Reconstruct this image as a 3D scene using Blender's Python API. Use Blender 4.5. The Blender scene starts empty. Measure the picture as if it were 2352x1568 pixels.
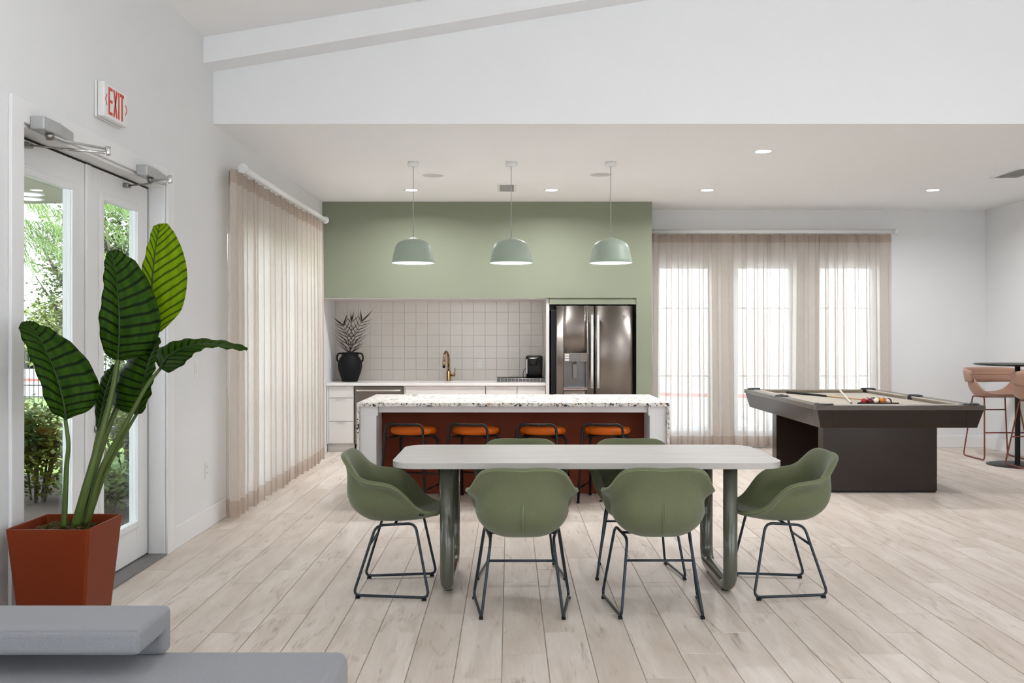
import bpy, math, random
from math import sin, cos, pi, radians, sqrt
from mathutils import Vector, Matrix

random.seed(7)
SC = bpy.context.scene
COL = SC.collection

# ------------------------------------------------------------------ camera
CAM_H = 1.427
F_PX = 2140.0
cam_d = bpy.data.cameras.new('camera')
cam_d.sensor_width = 36.0
cam_d.lens = F_PX / 2352.0 * 36.0
cam_d.shift_x = 0.00255
cam_d.shift_y = -0.00595
cam_d.clip_end = 300
cam = bpy.data.objects.new('camera', cam_d)
cam.location = (0, 0, CAM_H)
cam.rotation_euler = (radians(90), 0, 0)
COL.objects.link(cam)
SC.camera = cam

# ------------------------------------------------------------------ sky and sun
W = bpy.data.worlds.new('sky')
SC.world = W
W.use_nodes = True
wn = W.node_tree.nodes
wl = W.node_tree.links
bg = wn['Background']
tc = wn.new('ShaderNodeTexCoord')
sp = wn.new('ShaderNodeSeparateXYZ')
wl.new(tc.outputs['Generated'], sp.inputs[0])
rp = wn.new('ShaderNodeValToRGB')
rp.color_ramp.elements[0].position = 0.0
rp.color_ramp.elements[0].color = (0.93, 0.96, 0.98, 1)
rp.color_ramp.elements[1].position = 0.7
rp.color_ramp.elements[1].color = (0.62, 0.78, 0.95, 1)
wl.new(sp.outputs['Z'], rp.inputs[0])
wl.new(rp.outputs[0], bg.inputs['Color'])
bg.inputs['Strength'].default_value = 2.8

sun_d = bpy.data.lights.new('sun', 'SUN')
sun_d.energy = 9.5
sun_d.angle = radians(1.0)
sun_d.color = (0.97, 0.985, 1.0)
sun = bpy.data.objects.new('sun', sun_d)
sun.rotation_euler = Vector((-0.20, 0.75, -0.62)).to_track_quat('-Z', 'Y').to_euler()
sun.location = (-8, -8, 12)
COL.objects.link(sun)

# ------------------------------------------------------------------ view
VS = SC.view_settings
VS.view_transform = 'Standard'
VS.look = 'None'
VS.gamma = 1.0
VS.use_curve_mapping = False
VS.exposure = 0.46
CY = SC.cycles
CY.use_denoising = True
CY.max_bounces = 6
CY.diffuse_bounces = 4
CY.glossy_bounces = 3
CY.transmission_bounces = 6
CY.transparent_max_bounces = 8
CY.caustics_reflective = False
CY.caustics_refractive = False
CY.sample_clamp_indirect = 6.0
CY.use_adaptive_sampling = True
CY.adaptive_threshold = 0.1
CY.adaptive_min_samples = 20
CY.time_limit = 1000

DOWNLIGHT_W = 20.0
VAULT_FILL_W = 5.0  # power of the unseen lamps added in the vault
PENDANT_W = 7.0

# ------------------------------------------------------------------ mesh helpers
class MB:
    def __init__(self):
        self.v = []; self.f = []; self.s = []; self.uv = None
    def face(self, idx, smooth=False):
        self.f.append(tuple(idx)); self.s.append(smooth)
    def box(self, x0, x1, y0, y1, z0, z1):
        b = len(self.v)
        self.v += [(x0,y0,z0),(x1,y0,z0),(x1,y1,z0),(x0,y1,z0),(x0,y0,z1),(x1,y0,z1),(x1,y1,z1),(x0,y1,z1)]
        for q in ((0,3,2,1),(4,5,6,7),(0,1,5,4),(1,2,6,5),(2,3,7,6),(3,0,4,7)):
            self.face([b+i for i in q])
        return self
    def hexa(self, lo, hi):
        """lo, hi: four corners each, counter-clockwise seen from above"""
        b = len(self.v)
        self.v += list(lo) + list(hi)
        for q in ((0,3,2,1),(4,5,6,7),(0,1,5,4),(1,2,6,5),(2,3,7,6),(3,0,4,7)):
            self.face([b+i for i in q])
        return self
    def prism(self, poly, axis, a, b2):
        """extrude a 2-D polygon along an axis. axis x: (y,z); y: (x,z); z: (x,y)"""
        def mk(p, t):
            if axis == 'x': return (t, p[0], p[1])
            if axis == 'y': return (p[0], t, p[1])
            return (p[0], p[1], t)
        n = len(poly); b = len(self.v)
        self.v += [mk(p, a) for p in poly] + [mk(p, b2) for p in poly]
        self.face([b+i for i in range(n)][::-1]); self.face([b+n+i for i in range(n)])
        for i in range(n):
            j = (i+1) % n
            self.face((b+i, b+j, b+n+j, b+n+i))
        return self
    def lathe(self, prof, seg=24, c=(0,0,0), smooth=True, arc=(0, 2*pi)):
        b = len(self.v); n = len(prof)
        full = abs(arc[1]-arc[0]-2*pi) < 1e-6
        cols = seg if full else seg+1
        for i in range(cols):
            a = arc[0] + (arc[1]-arc[0])*i/seg
            for r, z in prof:
                self.v.append((c[0]+r*cos(a), c[1]+r*sin(a), c[2]+z))
        for i in range(seg):
            j = (i+1) % cols
            for k in range(n-1):
                if prof[k][0] == 0 and prof[k+1][0] == 0: continue
                self.face((b+i*n+k, b+j*n+k, b+j*n+k+1, b+i*n+k+1), smooth)
        return self
    def tube(self, path, r, seg=10, closed=False, cap=True, rads=None):
        P = [Vector(p) for p in path]; n = len(P)
        T = []
        for i in range(n):
            if closed: t = P[(i+1)%n]-P[i-1]
            elif i == 0: t = P[1]-P[0]
            elif i == n-1: t = P[-1]-P[-2]
            else: t = (P[i+1]-P[i]).normalized()+(P[i]-P[i-1]).normalized()
            T.append(t.normalized())
        up = Vector((0,0,1)) if abs(T[0].z) < .9 else Vector((1,0,0))
        N = (up - T[0]*up.dot(T[0])).normalized()
        b = len(self.v)
        for i in range(n):
            N = (N - T[i]*N.dot(T[i])).normalized()
            B = T[i].cross(N)
            rr = rads[i] if rads else r
            for k in range(seg):
                a = 2*pi*k/seg
                self.v.append(tuple(P[i]+N*(rr*cos(a))+B*(rr*sin(a))))
        m = n if closed else n-1
        for i in range(m):
            j = (i+1) % n
            for k in range(seg):
                l = (k+1) % seg
                self.face((b+i*seg+k, b+i*seg+l, b+j*seg+l, b+j*seg+k), True)
        if cap and not closed:
            self.face([b+k for k in range(seg)][::-1]); self.face([b+(n-1)*seg+k for k in range(seg)])
        return self
    def sphere(self, c, r, seg=16, rings=10):
        prof = [(r*sin(pi*i/rings), -r*cos(pi*i/rings)) for i in range(rings+1)]
        prof[0] = (0.0, -r); prof[-1] = (0.0, r)
        return self.lathe(prof, seg, c)
    def grid(self, rows, smooth=True, closed=False):
        """rows: list of equal-length point lists"""
        b = len(self.v); m = len(rows[0])
        for r in rows: self.v += [tuple(p) for p in r]
        for i in range(len(rows)-1):
            for k in range(m if closed else m-1):
                l = (k+1) % m
                self.face((b+i*m+k, b+i*m+l, b+(i+1)*m+l, b+(i+1)*m+k), smooth)
        return self
    def build(self, name, mat, parent=None, bevel=0.0, segs=2, kind=None, local=False):
        off = Vector((0,0,0))
        if parent is not None and not local: off = world_loc(parent)
        me = bpy.data.meshes.new(name)
        me.from_pydata([(x-off.x, y-off.y, z-off.z) for x, y, z in self.v], [], self.f)
        for p, s in zip(me.polygons, self.s): p.use_smooth = s
        if self.uv:
            l = me.uv_layers.new(name='UVMap')
            for p in me.polygons:
                for li in p.loop_indices:
                    l.data[li].uv = self.uv[me.loops[li].vertex_index]
        me.validate(); me.update()
        o = bpy.data.objects.new(name, me)
        if mat is not None: me.materials.append(mat)
        COL.objects.link(o)
        if parent is not None: o.parent = parent
        if bevel:
            m = o.modifiers.new('bevel', 'BEVEL'); m.width = bevel; m.segments = segs
            m.limit_method = 'ANGLE'; m.angle_limit = radians(40)
        if kind: o['kind'] = kind
        return o

def world_loc(o):
    l = Vector((0,0,0))
    while o is not None:
        l += o.location; o = o.parent
    return l

def bake(o):
    """apply the modifiers so that copies can share the mesh"""
    bpy.context.view_layer.update()
    dg = bpy.context.evaluated_depsgraph_get()
    me = bpy.data.meshes.new_from_object(o.evaluated_get(dg))
    o.modifiers.clear(); o.data = me
    return o

def smooth_all(o, on=True):
    for p in o.data.polygons: p.use_smooth = on
    return o

def tag(o, label, cat, group=None, kind=None):
    o['label'] = label; o['category'] = cat
    if group: o['group'] = group
    if kind: o['kind'] = kind
    return o

def thing(name, label, cat, loc=(0,0,0), group=None, kind=None):
    o = bpy.data.objects.new(name, None)
    o.empty_display_size = 0.1
    COL.objects.link(o); o.location = loc
    return tag(o, label, cat, group, kind)

def copy_tree(o, parent=None):
    c = o.copy(); COL.objects.link(c); c.parent = parent
    for ch in list(o.children): copy_tree(ch, c)
    return c

def place(root, loc, rz, label):
    root.location = loc; root.rotation_euler = (0, 0, rz); root['label'] = label

def fillet(path, r, seg=6, closed=False):
    P = [Vector(p) for p in path]; n = len(P); out = []
    for i in range(n):
        if not closed and i in (0, n-1): out.append(P[i]); continue
        a, b, c = P[i-1], P[i], P[(i+1) % n]
        rr = r[i] if isinstance(r, (list, tuple)) else r
        u = (a-b); v = (c-b)
        d = min(rr, u.length*.48, v.length*.48)
        p0 = b+u.normalized()*d; p1 = b+v.normalized()*d
        for k in range(seg+1):
            t = k/seg
            out.append(p0*(1-t)**2 + b*(2*t*(1-t)) + p1*t*t)
    return out

def catmull(pts, n):
    P = [Vector(p) for p in pts]; m = len(P)-1; out = []
    for i in range(n):
        s = i/(n-1)*m; k = min(int(s), m-1); t = s-k
        a = P[max(k-1, 0)]; b = P[k]; c = P[k+1]; d = P[min(k+2, m)]
        out.append(0.5*((2*b)+(c-a)*t+(2*a-5*b+4*c-d)*t*t+(3*b-a-3*c+d)*t**3))
    return out

def at(px, py, y):
    """world position of a surveyed point at distance y (used for the plant's leaves and stalks)"""
    return Vector(((px-1170)*y/F_PX, y, CAM_H-(py-770)*y/F_PX))

# ------------------------------------------------------------------ materials
def nodes_of(name):
    m = bpy.data.materials.new(name); m.use_nodes = True
    nt = m.node_tree
    return m, nt.nodes, nt.links, nt.nodes['Principled BSDF']

def plain(name, col, rough=.5, metal=0.0, bump=None, spec=None, coat=0, var=0.0, vscale=6, sheen=0):
    m, N, L, b = nodes_of(name)
    b.inputs['Base Color'].default_value = (*col, 1)
    b.inputs['Roughness'].default_value = rough
    b.inputs['Metallic'].default_value = metal
    if spec is not None: b.inputs['Specular IOR Level'].default_value = spec
    if coat: b.inputs['Coat Weight'].default_value = coat; b.inputs['Coat Roughness'].default_value = .12
    if sheen: b.inputs['Sheen Weight'].default_value = sheen
    t = N.new('ShaderNodeTexCoord')
    if var:
        n = N.new('ShaderNodeTexNoise'); n.inputs['Scale'].default_value = vscale; n.inputs['Detail'].default_value = 4
        L.new(t.outputs['Object'], n.inputs['Vector'])
        mx = N.new('ShaderNodeMix'); mx.data_type = 'RGBA'
        mx.inputs[6].default_value = (*[c*(1-var) for c in col], 1); mx.inputs[7].default_value = (*[min(1, c*(1+var)) for c in col], 1)
        L.new(n.outputs['Fac'], mx.inputs[0]); L.new(mx.outputs[2], b.inputs['Base Color'])
    if bump:
        n = N.new('ShaderNodeTexNoise'); n.inputs['Scale'].default_value = bump[0]; n.inputs['Detail'].default_value = 2
        L.new(t.outputs['Object'], n.inputs['Vector'])
        bp = N.new('ShaderNodeBump'); bp.inputs['Strength'].default_value = bump[1]; bp.inputs['Distance'].default_value = .002
        L.new(n.outputs['Fac'], bp.inputs['Height']); L.new(bp.outputs[0], b.inputs['Normal'])
    return m

def glow(name, col, strength):
    m = bpy.data.materials.new(name); m.use_nodes = True
    N = m.node_tree.nodes; L = m.node_tree.links
    N.remove(N['Principled BSDF'])
    e = N.new('ShaderNodeEmission'); e.inputs[0].default_value = (*col, 1); e.inputs[1].default_value = strength
    L.new(e.outputs[0], N['Material Output'].inputs[0])
    m.cycles.emission_sampling = 'NONE'
    return m

def fabric(name, a, b2, scale=420, rough=.9, sheen=.25):
    m, N, L, b = nodes_of(name)
    t = N.new('ShaderNodeTexCoord')
    n = N.new('ShaderNodeTexNoise'); n.inputs['Scale'].default_value = scale; n.inputs['Detail'].default_value = 3
    L.new(t.outputs['Object'], n.inputs['Vector'])
    n2 = N.new('ShaderNodeTexNoise'); n2.inputs['Scale'].default_value = 9; n2.inputs['Detail'].default_value = 3
    L.new(t.outputs['Object'], n2.inputs['Vector'])
    ad = N.new('ShaderNodeMath'); ad.operation = 'MULTIPLY_ADD'
    L.new(n.outputs['Fac'], ad.inputs[0]); ad.inputs[1].default_value = 1.5; ad.inputs[2].default_value = -.35
    r = N.new('ShaderNodeMix'); r.data_type = 'RGBA'
    r.inputs[6].default_value = (*a, 1); r.inputs[7].default_value = (*b2, 1)
    L.new(ad.outputs[0], r.inputs[0]); L.new(r.outputs[2], b.inputs['Base Color'])
    bp = N.new('ShaderNodeBump'); bp.inputs['Strength'].default_value = .25; bp.inputs['Distance'].default_value = .001
    L.new(n.outputs['Fac'], bp.inputs['Height']); L.new(bp.outputs[0], b.inputs['Normal'])
    b.inputs['Roughness'].default_value = rough
    b.inputs['Specular IOR Level'].default_value = .2
    b.inputs['Sheen Weight'].default_value = sheen
    return m

def thin_glass(name, tint=(1,1,1), refl=.06):
    m = bpy.data.materials.new(name); m.use_nodes = True
    N = m.node_tree.nodes; L = m.node_tree.links
    N.remove(N['Principled BSDF'])
    a = N.new('ShaderNodeBsdfTransparent'); a.inputs[0].default_value = (*tint, 1)
    g = N.new('ShaderNodeBsdfGlossy'); g.inputs['Roughness'].default_value = .01
    mx = N.new('ShaderNodeMixShader'); mx.inputs[0].default_value = refl
    L.new(a.outputs[0], mx.inputs[1]); L.new(g.outputs[0], mx.inputs[2]); L.new(mx.outputs[0], N['Material Output'].inputs[0])
    return m

def plank_mat(name, light, tan, dark, streak=.62, along='y'):
    m, N, L, b = nodes_of(name)
    t = N.new('ShaderNodeTexCoord'); oi = N.new('ShaderNodeObjectInfo')
    mul = N.new('ShaderNodeVectorMath'); mul.operation = 'MULTIPLY'
    cx = N.new('ShaderNodeCombineXYZ')
    for k in range(3): L.new(oi.outputs['Random'], cx.inputs[k])
    mul.inputs[1].default_value = (31.7, 57.1, 13.3); L.new(cx.outputs[0], mul.inputs[0])
    ad = N.new('ShaderNodeVectorMath'); ad.operation = 'ADD'
    L.new(t.outputs['Object'], ad.inputs[0]); L.new(mul.outputs[0], ad.inputs[1])
    def noise(sx, sy, scale, detail, dist=0):
        mp = N.new('ShaderNodeMapping'); mp.inputs['Scale'].default_value = (sx, sy, 1) if along == 'y' else (sy, sx, 1)
        L.new(ad.outputs[0], mp.inputs[0])
        n = N.new('ShaderNodeTexNoise'); n.inputs['Scale'].default_value = scale; n.inputs['Detail'].default_value = detail
        n.inputs['Distortion'].default_value = dist; L.new(mp.outputs[0], n.inputs['Vector'])
        return n.outputs['Fac']
    def ramp(src, p0, p1):
        r = N.new('ShaderNodeMapRange'); r.inputs[1].default_value = p0; r.inputs[2].default_value = p1
        L.new(src, r.inputs[0]); return r.outputs[0]
    def mix(fac, c0, c1):
        x = N.new('ShaderNodeMix'); x.data_type = 'RGBA'
        if isinstance(fac, (int, float)): x.inputs[0].default_value = fac
        else: L.new(fac, x.inputs[0])
        for s, c in ((6, c0), (7, c1)):
            if isinstance(c, tuple): x.inputs[s].default_value = (*c, 1)
            else: L.new(c, x.inputs[s])
        return x.outputs[2]
    broad = ramp(noise(4, .7, 2.2, 4, .4), .35, .7)
    grain = ramp(noise(40, 2.2, 3.0, 4, .2), .35, .75)
    knots = ramp(noise(5.5, 1.1, 2.0, 6, 1.6), streak, streak+.16)
    c = mix(broad, light, tan)
    pv = ramp(oi.outputs['Random'], 0, 1)
    vm = N.new('ShaderNodeMath'); vm.operation = 'MULTIPLY'; L.new(pv, vm.inputs[0]); vm.inputs[1].default_value = .45
    c = mix(vm.outputs[0], c, tan)
    gm = N.new('ShaderNodeMath'); gm.operation = 'MULTIPLY'; L.new(grain, gm.inputs[0]); gm.inputs[1].default_value = .22
    c = mix(gm.outputs[0], c, tuple(x*.72 for x in tan))
    km = N.new('ShaderNodeMath'); km.operation = 'MULTIPLY'; L.new(knots, km.inputs[0]); L.new(grain, km.inputs[1])
    c = mix(km.outputs[0], c, dark)
    L.new(c, b.inputs['Base Color'])
    b.inputs['Roughness'].default_value = .42
    b.inputs['Specular IOR Level'].default_value = .35
    bp = N.new('ShaderNodeBump'); bp.inputs['Strength'].default_value = .06; bp.inputs['Distance'].default_value = .001
    L.new(grain, bp.inputs['Height']); L.new(bp.outputs[0], b.inputs['Normal'])
    return m

def terrazzo_mat(name):
    m, N, L, b = nodes_of(name)
    t = N.new('ShaderNodeTexCoord')
    base = (.80, .77, .73, 1)
    col = None
    for i, (sc_, th, edge) in enumerate(((21, .26, .10), (44, .30, .10), (90, .36, .09))):
        ns = N.new('ShaderNodeTexNoise'); ns.inputs['Scale'].default_value = sc_*.6
        L.new(t.outputs['Object'], ns.inputs['Vector'])
        sc2 = N.new('ShaderNodeVectorMath'); sc2.operation = 'MULTIPLY_ADD'
        L.new(ns.outputs['Color'], sc2.inputs[0]); sc2.inputs[1].default_value = (.02, .02, .02); L.new(t.outputs['Object'], sc2.inputs[2])
        v = N.new('ShaderNodeTexVoronoi'); v.inputs['Scale'].default_value = sc_; L.new(sc2.outputs[0], v.inputs['Vector'])
        d = N.new('ShaderNodeTexVoronoi'); d.feature = 'DISTANCE_TO_EDGE'; d.inputs['Scale'].default_value = sc_; L.new(sc2.outputs[0], d.inputs['Vector'])
        se = N.new('ShaderNodeSeparateColor'); L.new(v.outputs['Color'], se.inputs[0])
        cr = N.new('ShaderNodeValToRGB'); cr.color_ramp.interpolation = 'CONSTANT'
        els = [(0, (.012, .011, .012, 1)), (.32, (.40, .32, .24, 1)), (.44, (.47, .45, .43, 1)), (.62, (.64, .61, .58, 1)), (.88, (.66, .52, .38, 1))]
        e = cr.color_ramp.elements
        e[0].position, e[0].color = els[0]; e[1].position, e[1].color = els[1]
        for p, c in els[2:]:
            q = e.new(p); q.color = c
        L.new(se.outputs[0], cr.inputs[0])
        a = N.new('ShaderNodeMath'); a.operation = 'LESS_THAN'; L.new(se.outputs[1], a.inputs[0]); a.inputs[1].default_value = th
        g = N.new('ShaderNodeMath'); g.operation = 'GREATER_THAN'; L.new(d.outputs['Distance'], g.inputs[0]); g.inputs[1].default_value = edge
        f = N.new('ShaderNodeMath'); f.operation = 'MULTIPLY'; L.new(a.outputs[0], f.inputs[0]); L.new(g.outputs[0], f.inputs[1])
        x = N.new('ShaderNodeMix'); x.data_type = 'RGBA'; L.new(f.outputs[0], x.inputs[0])
        if col is None: x.inputs[6].default_value = base
        else: L.new(col, x.inputs[6])
        L.new(cr.outputs[0], x.inputs[7]); col = x.outputs[2]
    L.new(col, b.inputs['Base Color'])
    b.inputs['Roughness'].default_value = .3
    return m

def sheer_mat(name, col, see=.3, trans=.7):
    m = bpy.data.materials.new(name); m.use_nodes = True
    N = m.node_tree.nodes; L = m.node_tree.links
    N.remove(N['Principled BSDF'])
    t = N.new('ShaderNodeTexCoord'); mp = N.new('ShaderNodeMapping'); mp.inputs['Scale'].default_value = (160, 160, 14)
    L.new(t.outputs['Object'], mp.inputs[0])
    n = N.new('ShaderNodeTexNoise'); n.inputs['Scale'].default_value = 1.0; n.inputs['Detail'].default_value = 3; L.new(mp.outputs[0], n.inputs['Vector'])
    r = N.new('ShaderNodeMapRange'); r.inputs[3].default_value = see-.10; r.inputs[4].default_value = see+.10; L.new(n.outputs['Fac'], r.inputs[0])
    a = N.new('ShaderNodeBsdfTransparent'); a.inputs[0].default_value = (1, .985, .965, 1)
    d = N.new('ShaderNodeBsdfDiffuse'); d.inputs[0].default_value = (*col, 1)
    tr = N.new('ShaderNodeBsdfTranslucent'); tr.inputs[0].default_value = (*[c*.90 for c in col], 1)
    m1 = N.new('ShaderNodeMixShader'); m1.inputs[0].default_value = trans
    L.new(d.outputs[0], m1.inputs[1]); L.new(tr.outputs[0], m1.inputs[2])
    m2 = N.new('ShaderNodeMixShader'); L.new(r.outputs[0], m2.inputs[0])
    L.new(m1.outputs[0], m2.inputs[1]); L.new(a.outputs[0], m2.inputs[2])
    L.new(m2.outputs[0], N['Material Output'].inputs[0])
    return m

def leaf_mat(name, base, vein, bright, trans=.35):
    m, N, L, b = nodes_of(name)
    uv = N.new('ShaderNodeUVMap'); s = N.new('ShaderNodeSeparateXYZ'); L.new(uv.outputs[0], s.inputs[0])
    ab = N.new('ShaderNodeMath'); ab.operation = 'ABSOLUTE'; L.new(s.outputs['X'], ab.inputs[0])
    k = N.new('ShaderNodeMath'); k.operation = 'MULTIPLY_ADD'; L.new(ab.outputs[0], k.inputs[0]); k.inputs[1].default_value = -.13; L.new(s.outputs['Y'], k.inputs[2])
    ns = N.new('ShaderNodeTexNoise'); ns.inputs['Scale'].default_value = 3.2; ns.inputs['Detail'].default_value = 3
    tc2 = N.new('ShaderNodeTexCoord'); L.new(tc2.outputs['UV'], ns.inputs['Vector'])
    k2 = N.new('ShaderNodeMath'); k2.operation = 'MULTIPLY_ADD'; L.new(ns.outputs['Fac'], k2.inputs[0]); k2.inputs[1].default_value = .02; L.new(k.outputs[0], k2.inputs[2])
    w = N.new('ShaderNodeMath'); w.operation = 'MULTIPLY'; L.new(k2.outputs[0], w.inputs[0]); w.inputs[1].default_value = 14*2*pi
    sn = N.new('ShaderNodeMath'); sn.operation = 'SINE'; L.new(w.outputs[0], sn.inputs[0])
    mr = N.new('ShaderNodeMapRange'); mr.inputs[1].default_value = .35; mr.inputs[2].default_value = 1.0; L.new(sn.outputs[0], mr.inputs[0])
    n2 = N.new('ShaderNodeTexNoise'); n2.inputs['Scale'].default_value = 5; n2.inputs['Detail'].default_value = 4; L.new(tc2.outputs['UV'], n2.inputs['Vector'])
    m0 = N.new('ShaderNodeMapRange'); m0.inputs[1].default_value = .35; m0.inputs[2].default_value = .68; L.new(n2.outputs['Fac'], m0.inputs[0])
    c0 = N.new('ShaderNodeMix'); c0.data_type = 'RGBA'; L.new(m0.outputs[0], c0.inputs[0]); c0.inputs[6].default_value = (*base, 1); c0.inputs[7].default_value = (*bright, 1)
    c1 = N.new('ShaderNodeMix'); c1.data_type = 'RGBA'; L.new(mr.outputs[0], c1.inputs[0]); L.new(c0.outputs[2], c1.inputs[6]); c1.inputs[7].default_value = (*vein, 1)
    L.new(c1.outputs[2], b.inputs['Base Color'])
    b.inputs['Roughness'].default_value = .45
    b.inputs['Specular IOR Level'].default_value = .09
    bp = N.new('ShaderNodeBump'); bp.inputs['Strength'].default_value = .5; bp.inputs['Distance'].default_value = .004; bp.invert = True
    L.new(mr.outputs[0], bp.inputs['Height']); L.new(bp.outputs[0], b.inputs['Normal'])
    tr = N.new('ShaderNodeBsdfTranslucent'); L.new(c1.outputs[2], tr.inputs[0])
    mx = N.new('ShaderNodeMixShader'); mx.inputs[0].default_value = trans
    L.new(b.outputs[0], mx.inputs[1]); L.new(tr.outputs[0], mx.inputs[2]); L.new(mx.outputs[0], N['Material Output'].inputs[0])
    return m

def foliage_mat(name, cols, scale=1.6):
    m, N, L, b = nodes_of(name)
    g = N.new('ShaderNodeNewGeometry')
    n = N.new('ShaderNodeTexNoise'); n.inputs['Scale'].default_value = scale; n.inputs['Detail'].default_value = 6; n.inputs['Roughness'].default_value = .8
    L.new(g.outputs['Position'], n.inputs['Vector'])
    cr = N.new('ShaderNodeValToRGB'); e = cr.color_ramp.elements
    e[0].position = .32; e[0].color = (*cols[0], 1); e[1].position = .68; e[1].color = (*cols[-1], 1)
    for i, c in enumerate(cols[1:-1]):
        q = e.new(.32+.36*(i+1)/(len(cols)-1)); q.color = (*c, 1)
    L.new(n.outputs['Fac'], cr.inputs[0]); L.new(cr.outputs[0], b.inputs['Base Color'])
    b.inputs['Roughness'].default_value = .6
    tr = N.new('ShaderNodeBsdfTranslucent'); L.new(cr.outputs[0], tr.inputs[0])
    mx = N.new('ShaderNodeMixShader'); mx.inputs[0].default_value = .4
    L.new(b.outputs[0], mx.inputs[1]); L.new(tr.outputs[0], mx.inputs[2]); L.new(mx.outputs[0], N['Material Output'].inputs[0])
    return m

M = {}
M['wall'] = plain('wall_paint', (.79, .795, .80), .85, bump=(60, .05), spec=.2)
M['ceil'] = plain('ceiling_paint', (.925, .930, .938), .9, bump=(50, .05), spec=.1)
M['trim'] = plain('white_trim', (.82, .82, .82), .45, spec=.35, var=.01)
M['door'] = plain('white_door', (.80, .80, .80), .4, spec=.4, var=.01)
M['green_wall'] = plain('sage_paint', (.245, .264, .196), .8, bump=(60, .05), spec=.2, var=.02, vscale=2)
M['grout'] = plain('grout', (.36, .30, .25), .9, var=.1, vscale=20)
M['plank'] = plank_mat('floor_plank', (.80, .715, .645), (.61, .51, .43), (.29, .215, .155), .57)
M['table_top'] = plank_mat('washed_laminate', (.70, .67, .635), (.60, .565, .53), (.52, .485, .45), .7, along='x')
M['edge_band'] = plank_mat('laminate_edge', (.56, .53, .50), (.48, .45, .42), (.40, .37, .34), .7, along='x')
M['leg_green'] = plain('gloss_sage_metal', (.095, .10, .075), .16, coat=.25, var=.03)
M['chair_green'] = fabric('sage_wool', (.112, .128, .066), (.188, .204, .114))
M['seam'] = plain('sage_thread', (.20, .24, .13), .8, var=.05)
M['navy'] = plain('dark_blue_steel', (.022, .032, .042), .38, metal=.3, var=.05)
M['black'] = plain('black_plastic', (.006, .006, .006), .4, var=.1, spec=.3)
M['black_metal'] = plain('black_metal', (.007, .0065, .0065), .38, metal=.0, var=.1, spec=.35)
M['black_clay'] = plain('black_clay', (.007, .007, .008), .6, bump=(40, .2), var=.2, spec=.18)
M['orange'] = plain('orange_leather', (.56, .105, .003), .55, spec=.25, bump=(160, .15), var=.12, vscale=5)
M['rust'] = plain('rust_panel', (.155, .028, .008), .55, var=.06, spec=.2)
M['pot'] = plain('rust_pot', (.19, .028, .005), .45, var=.08, vscale=3, spec=.2)
M['terrazzo'] = terrazzo_mat('terrazzo')
M['cabinet'] = plain('white_laminate', (.70, .675, .65), .4, var=.01)
M['post'] = plain('white_post', (.86, .86, .87), .5, var=.01)
M['tab'] = plain('tab_pull', (.62, .59, .56), .35, metal=.2, var=.02)
M['quartz'] = plain('white_quartz', (.80, .77, .75), .25, var=.02, vscale=14)
M['tile'] = plain('glazed_tile', (.72, .68, .63), .16, var=.025, vscale=4, spec=.5)
M['tile_grout'] = plain('tile_grout', (.62, .575, .52), .9, var=.05)
M['steel'] = plain('stainless', (.21, .187, .168), .27, metal=1, var=.02, bump=(3, .02))
M['steel_dark'] = plain('dark_stainless', (.16, .155, .15), .35, metal=.9, var=.03)
M['steel_light'] = plain('bright_steel', (.72, .71, .70), .18, metal=1, var=.02)
M['brass'] = plain('aged_brass', (.36, .21, .085), .24, metal=1, var=.06)
M['silver_paint'] = plain('silver_enamel', (.46, .47, .47), .4, metal=.5, var=.02)
M['nickel'] = plain('satin_nickel', (.30, .285, .265), .32, metal=1, var=.03)
M['pendant'] = plain('pendant_green', (.34, .41, .335), .45, var=.02)
M['white_enamel'] = plain('white_enamel', (.85, .84, .81), .4, var=.01)
M['red'] = plain('red_letter', (.62, .075, .045), .5, var=.05)
M['wood_dark'] = plank_mat('espresso_wood', (.024, .013, .008), (.017, .009, .005), (.014, .009, .006), .7, along='x')
M['wood_dark'].node_tree.nodes['Principled BSDF'].inputs['Roughness'].default_value = .34
M['wood_dark'].node_tree.nodes['Principled BSDF'].inputs['Specular IOR Level'].default_value = .5
for _k in ('wood_dark',):
    _b = M[_k].node_tree.nodes['Principled BSDF']
    _b.inputs['Coat Weight'].default_value = .6; _b.inputs['Coat Roughness'].default_value = .20; _b.inputs['Coat IOR'].default_value = 1.5; _b.inputs['Specular IOR Level'].default_value = .15; _b.inputs['Roughness'].default_value = .5
for _k in ('steel',):
    _m = M[_k]; _b = _m.node_tree.nodes['Principled BSDF']
    _t = _m.node_tree.nodes.new('ShaderNodeTangent'); _t.direction_type = 'RADIAL'; _t.axis = 'Z'
    _m.node_tree.links.new(_t.outputs[0], _b.inputs['Tangent'])
    _b.inputs['Anisotropic'].default_value = .75; _b.inputs['Anisotropic Rotation'].default_value = .25; _b.inputs['Roughness'].default_value = .33
M['wood_rail'] = plain('rail_wood', (.085, .065, .05), .3, var=.1, vscale=9)
M['felt'] = fabric('beige_cloth', (.38, .33, .265), (.44, .385, .315), 300)
M['pocket'] = plain('pocket_leather', (.008, .008, .009), .5, var=.2)
M['maple'] = plain('maple', (.62, .43, .26), .3, var=.08, vscale=12)
M['ash'] = plain('pale_ash', (.72, .66, .58), .35, var=.06)
M['pink'] = fabric('pink_wool', (.36, .20, .14), (.50, .31, .235))
M['copper'] = plain('copper_rod', (.235, .062, .038), .38, metal=.35, var=.05)
M['sofa'] = fabric('grey_wool', (.20, .20, .215), (.31, .31, .33), 520)
M['sheer'] = sheer_mat('sheer_voile', (.88, .82, .765), .20, .72)
M['sheer_hem'] = sheer_mat('sheer_hem', (.72, .62, .545), .2, .6)
M['glass'] = thin_glass('door_glass', (.93, .95, .94), .07)
M['pane'] = thin_glass('window_glass', (.96, .97, .97), .05)
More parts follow.
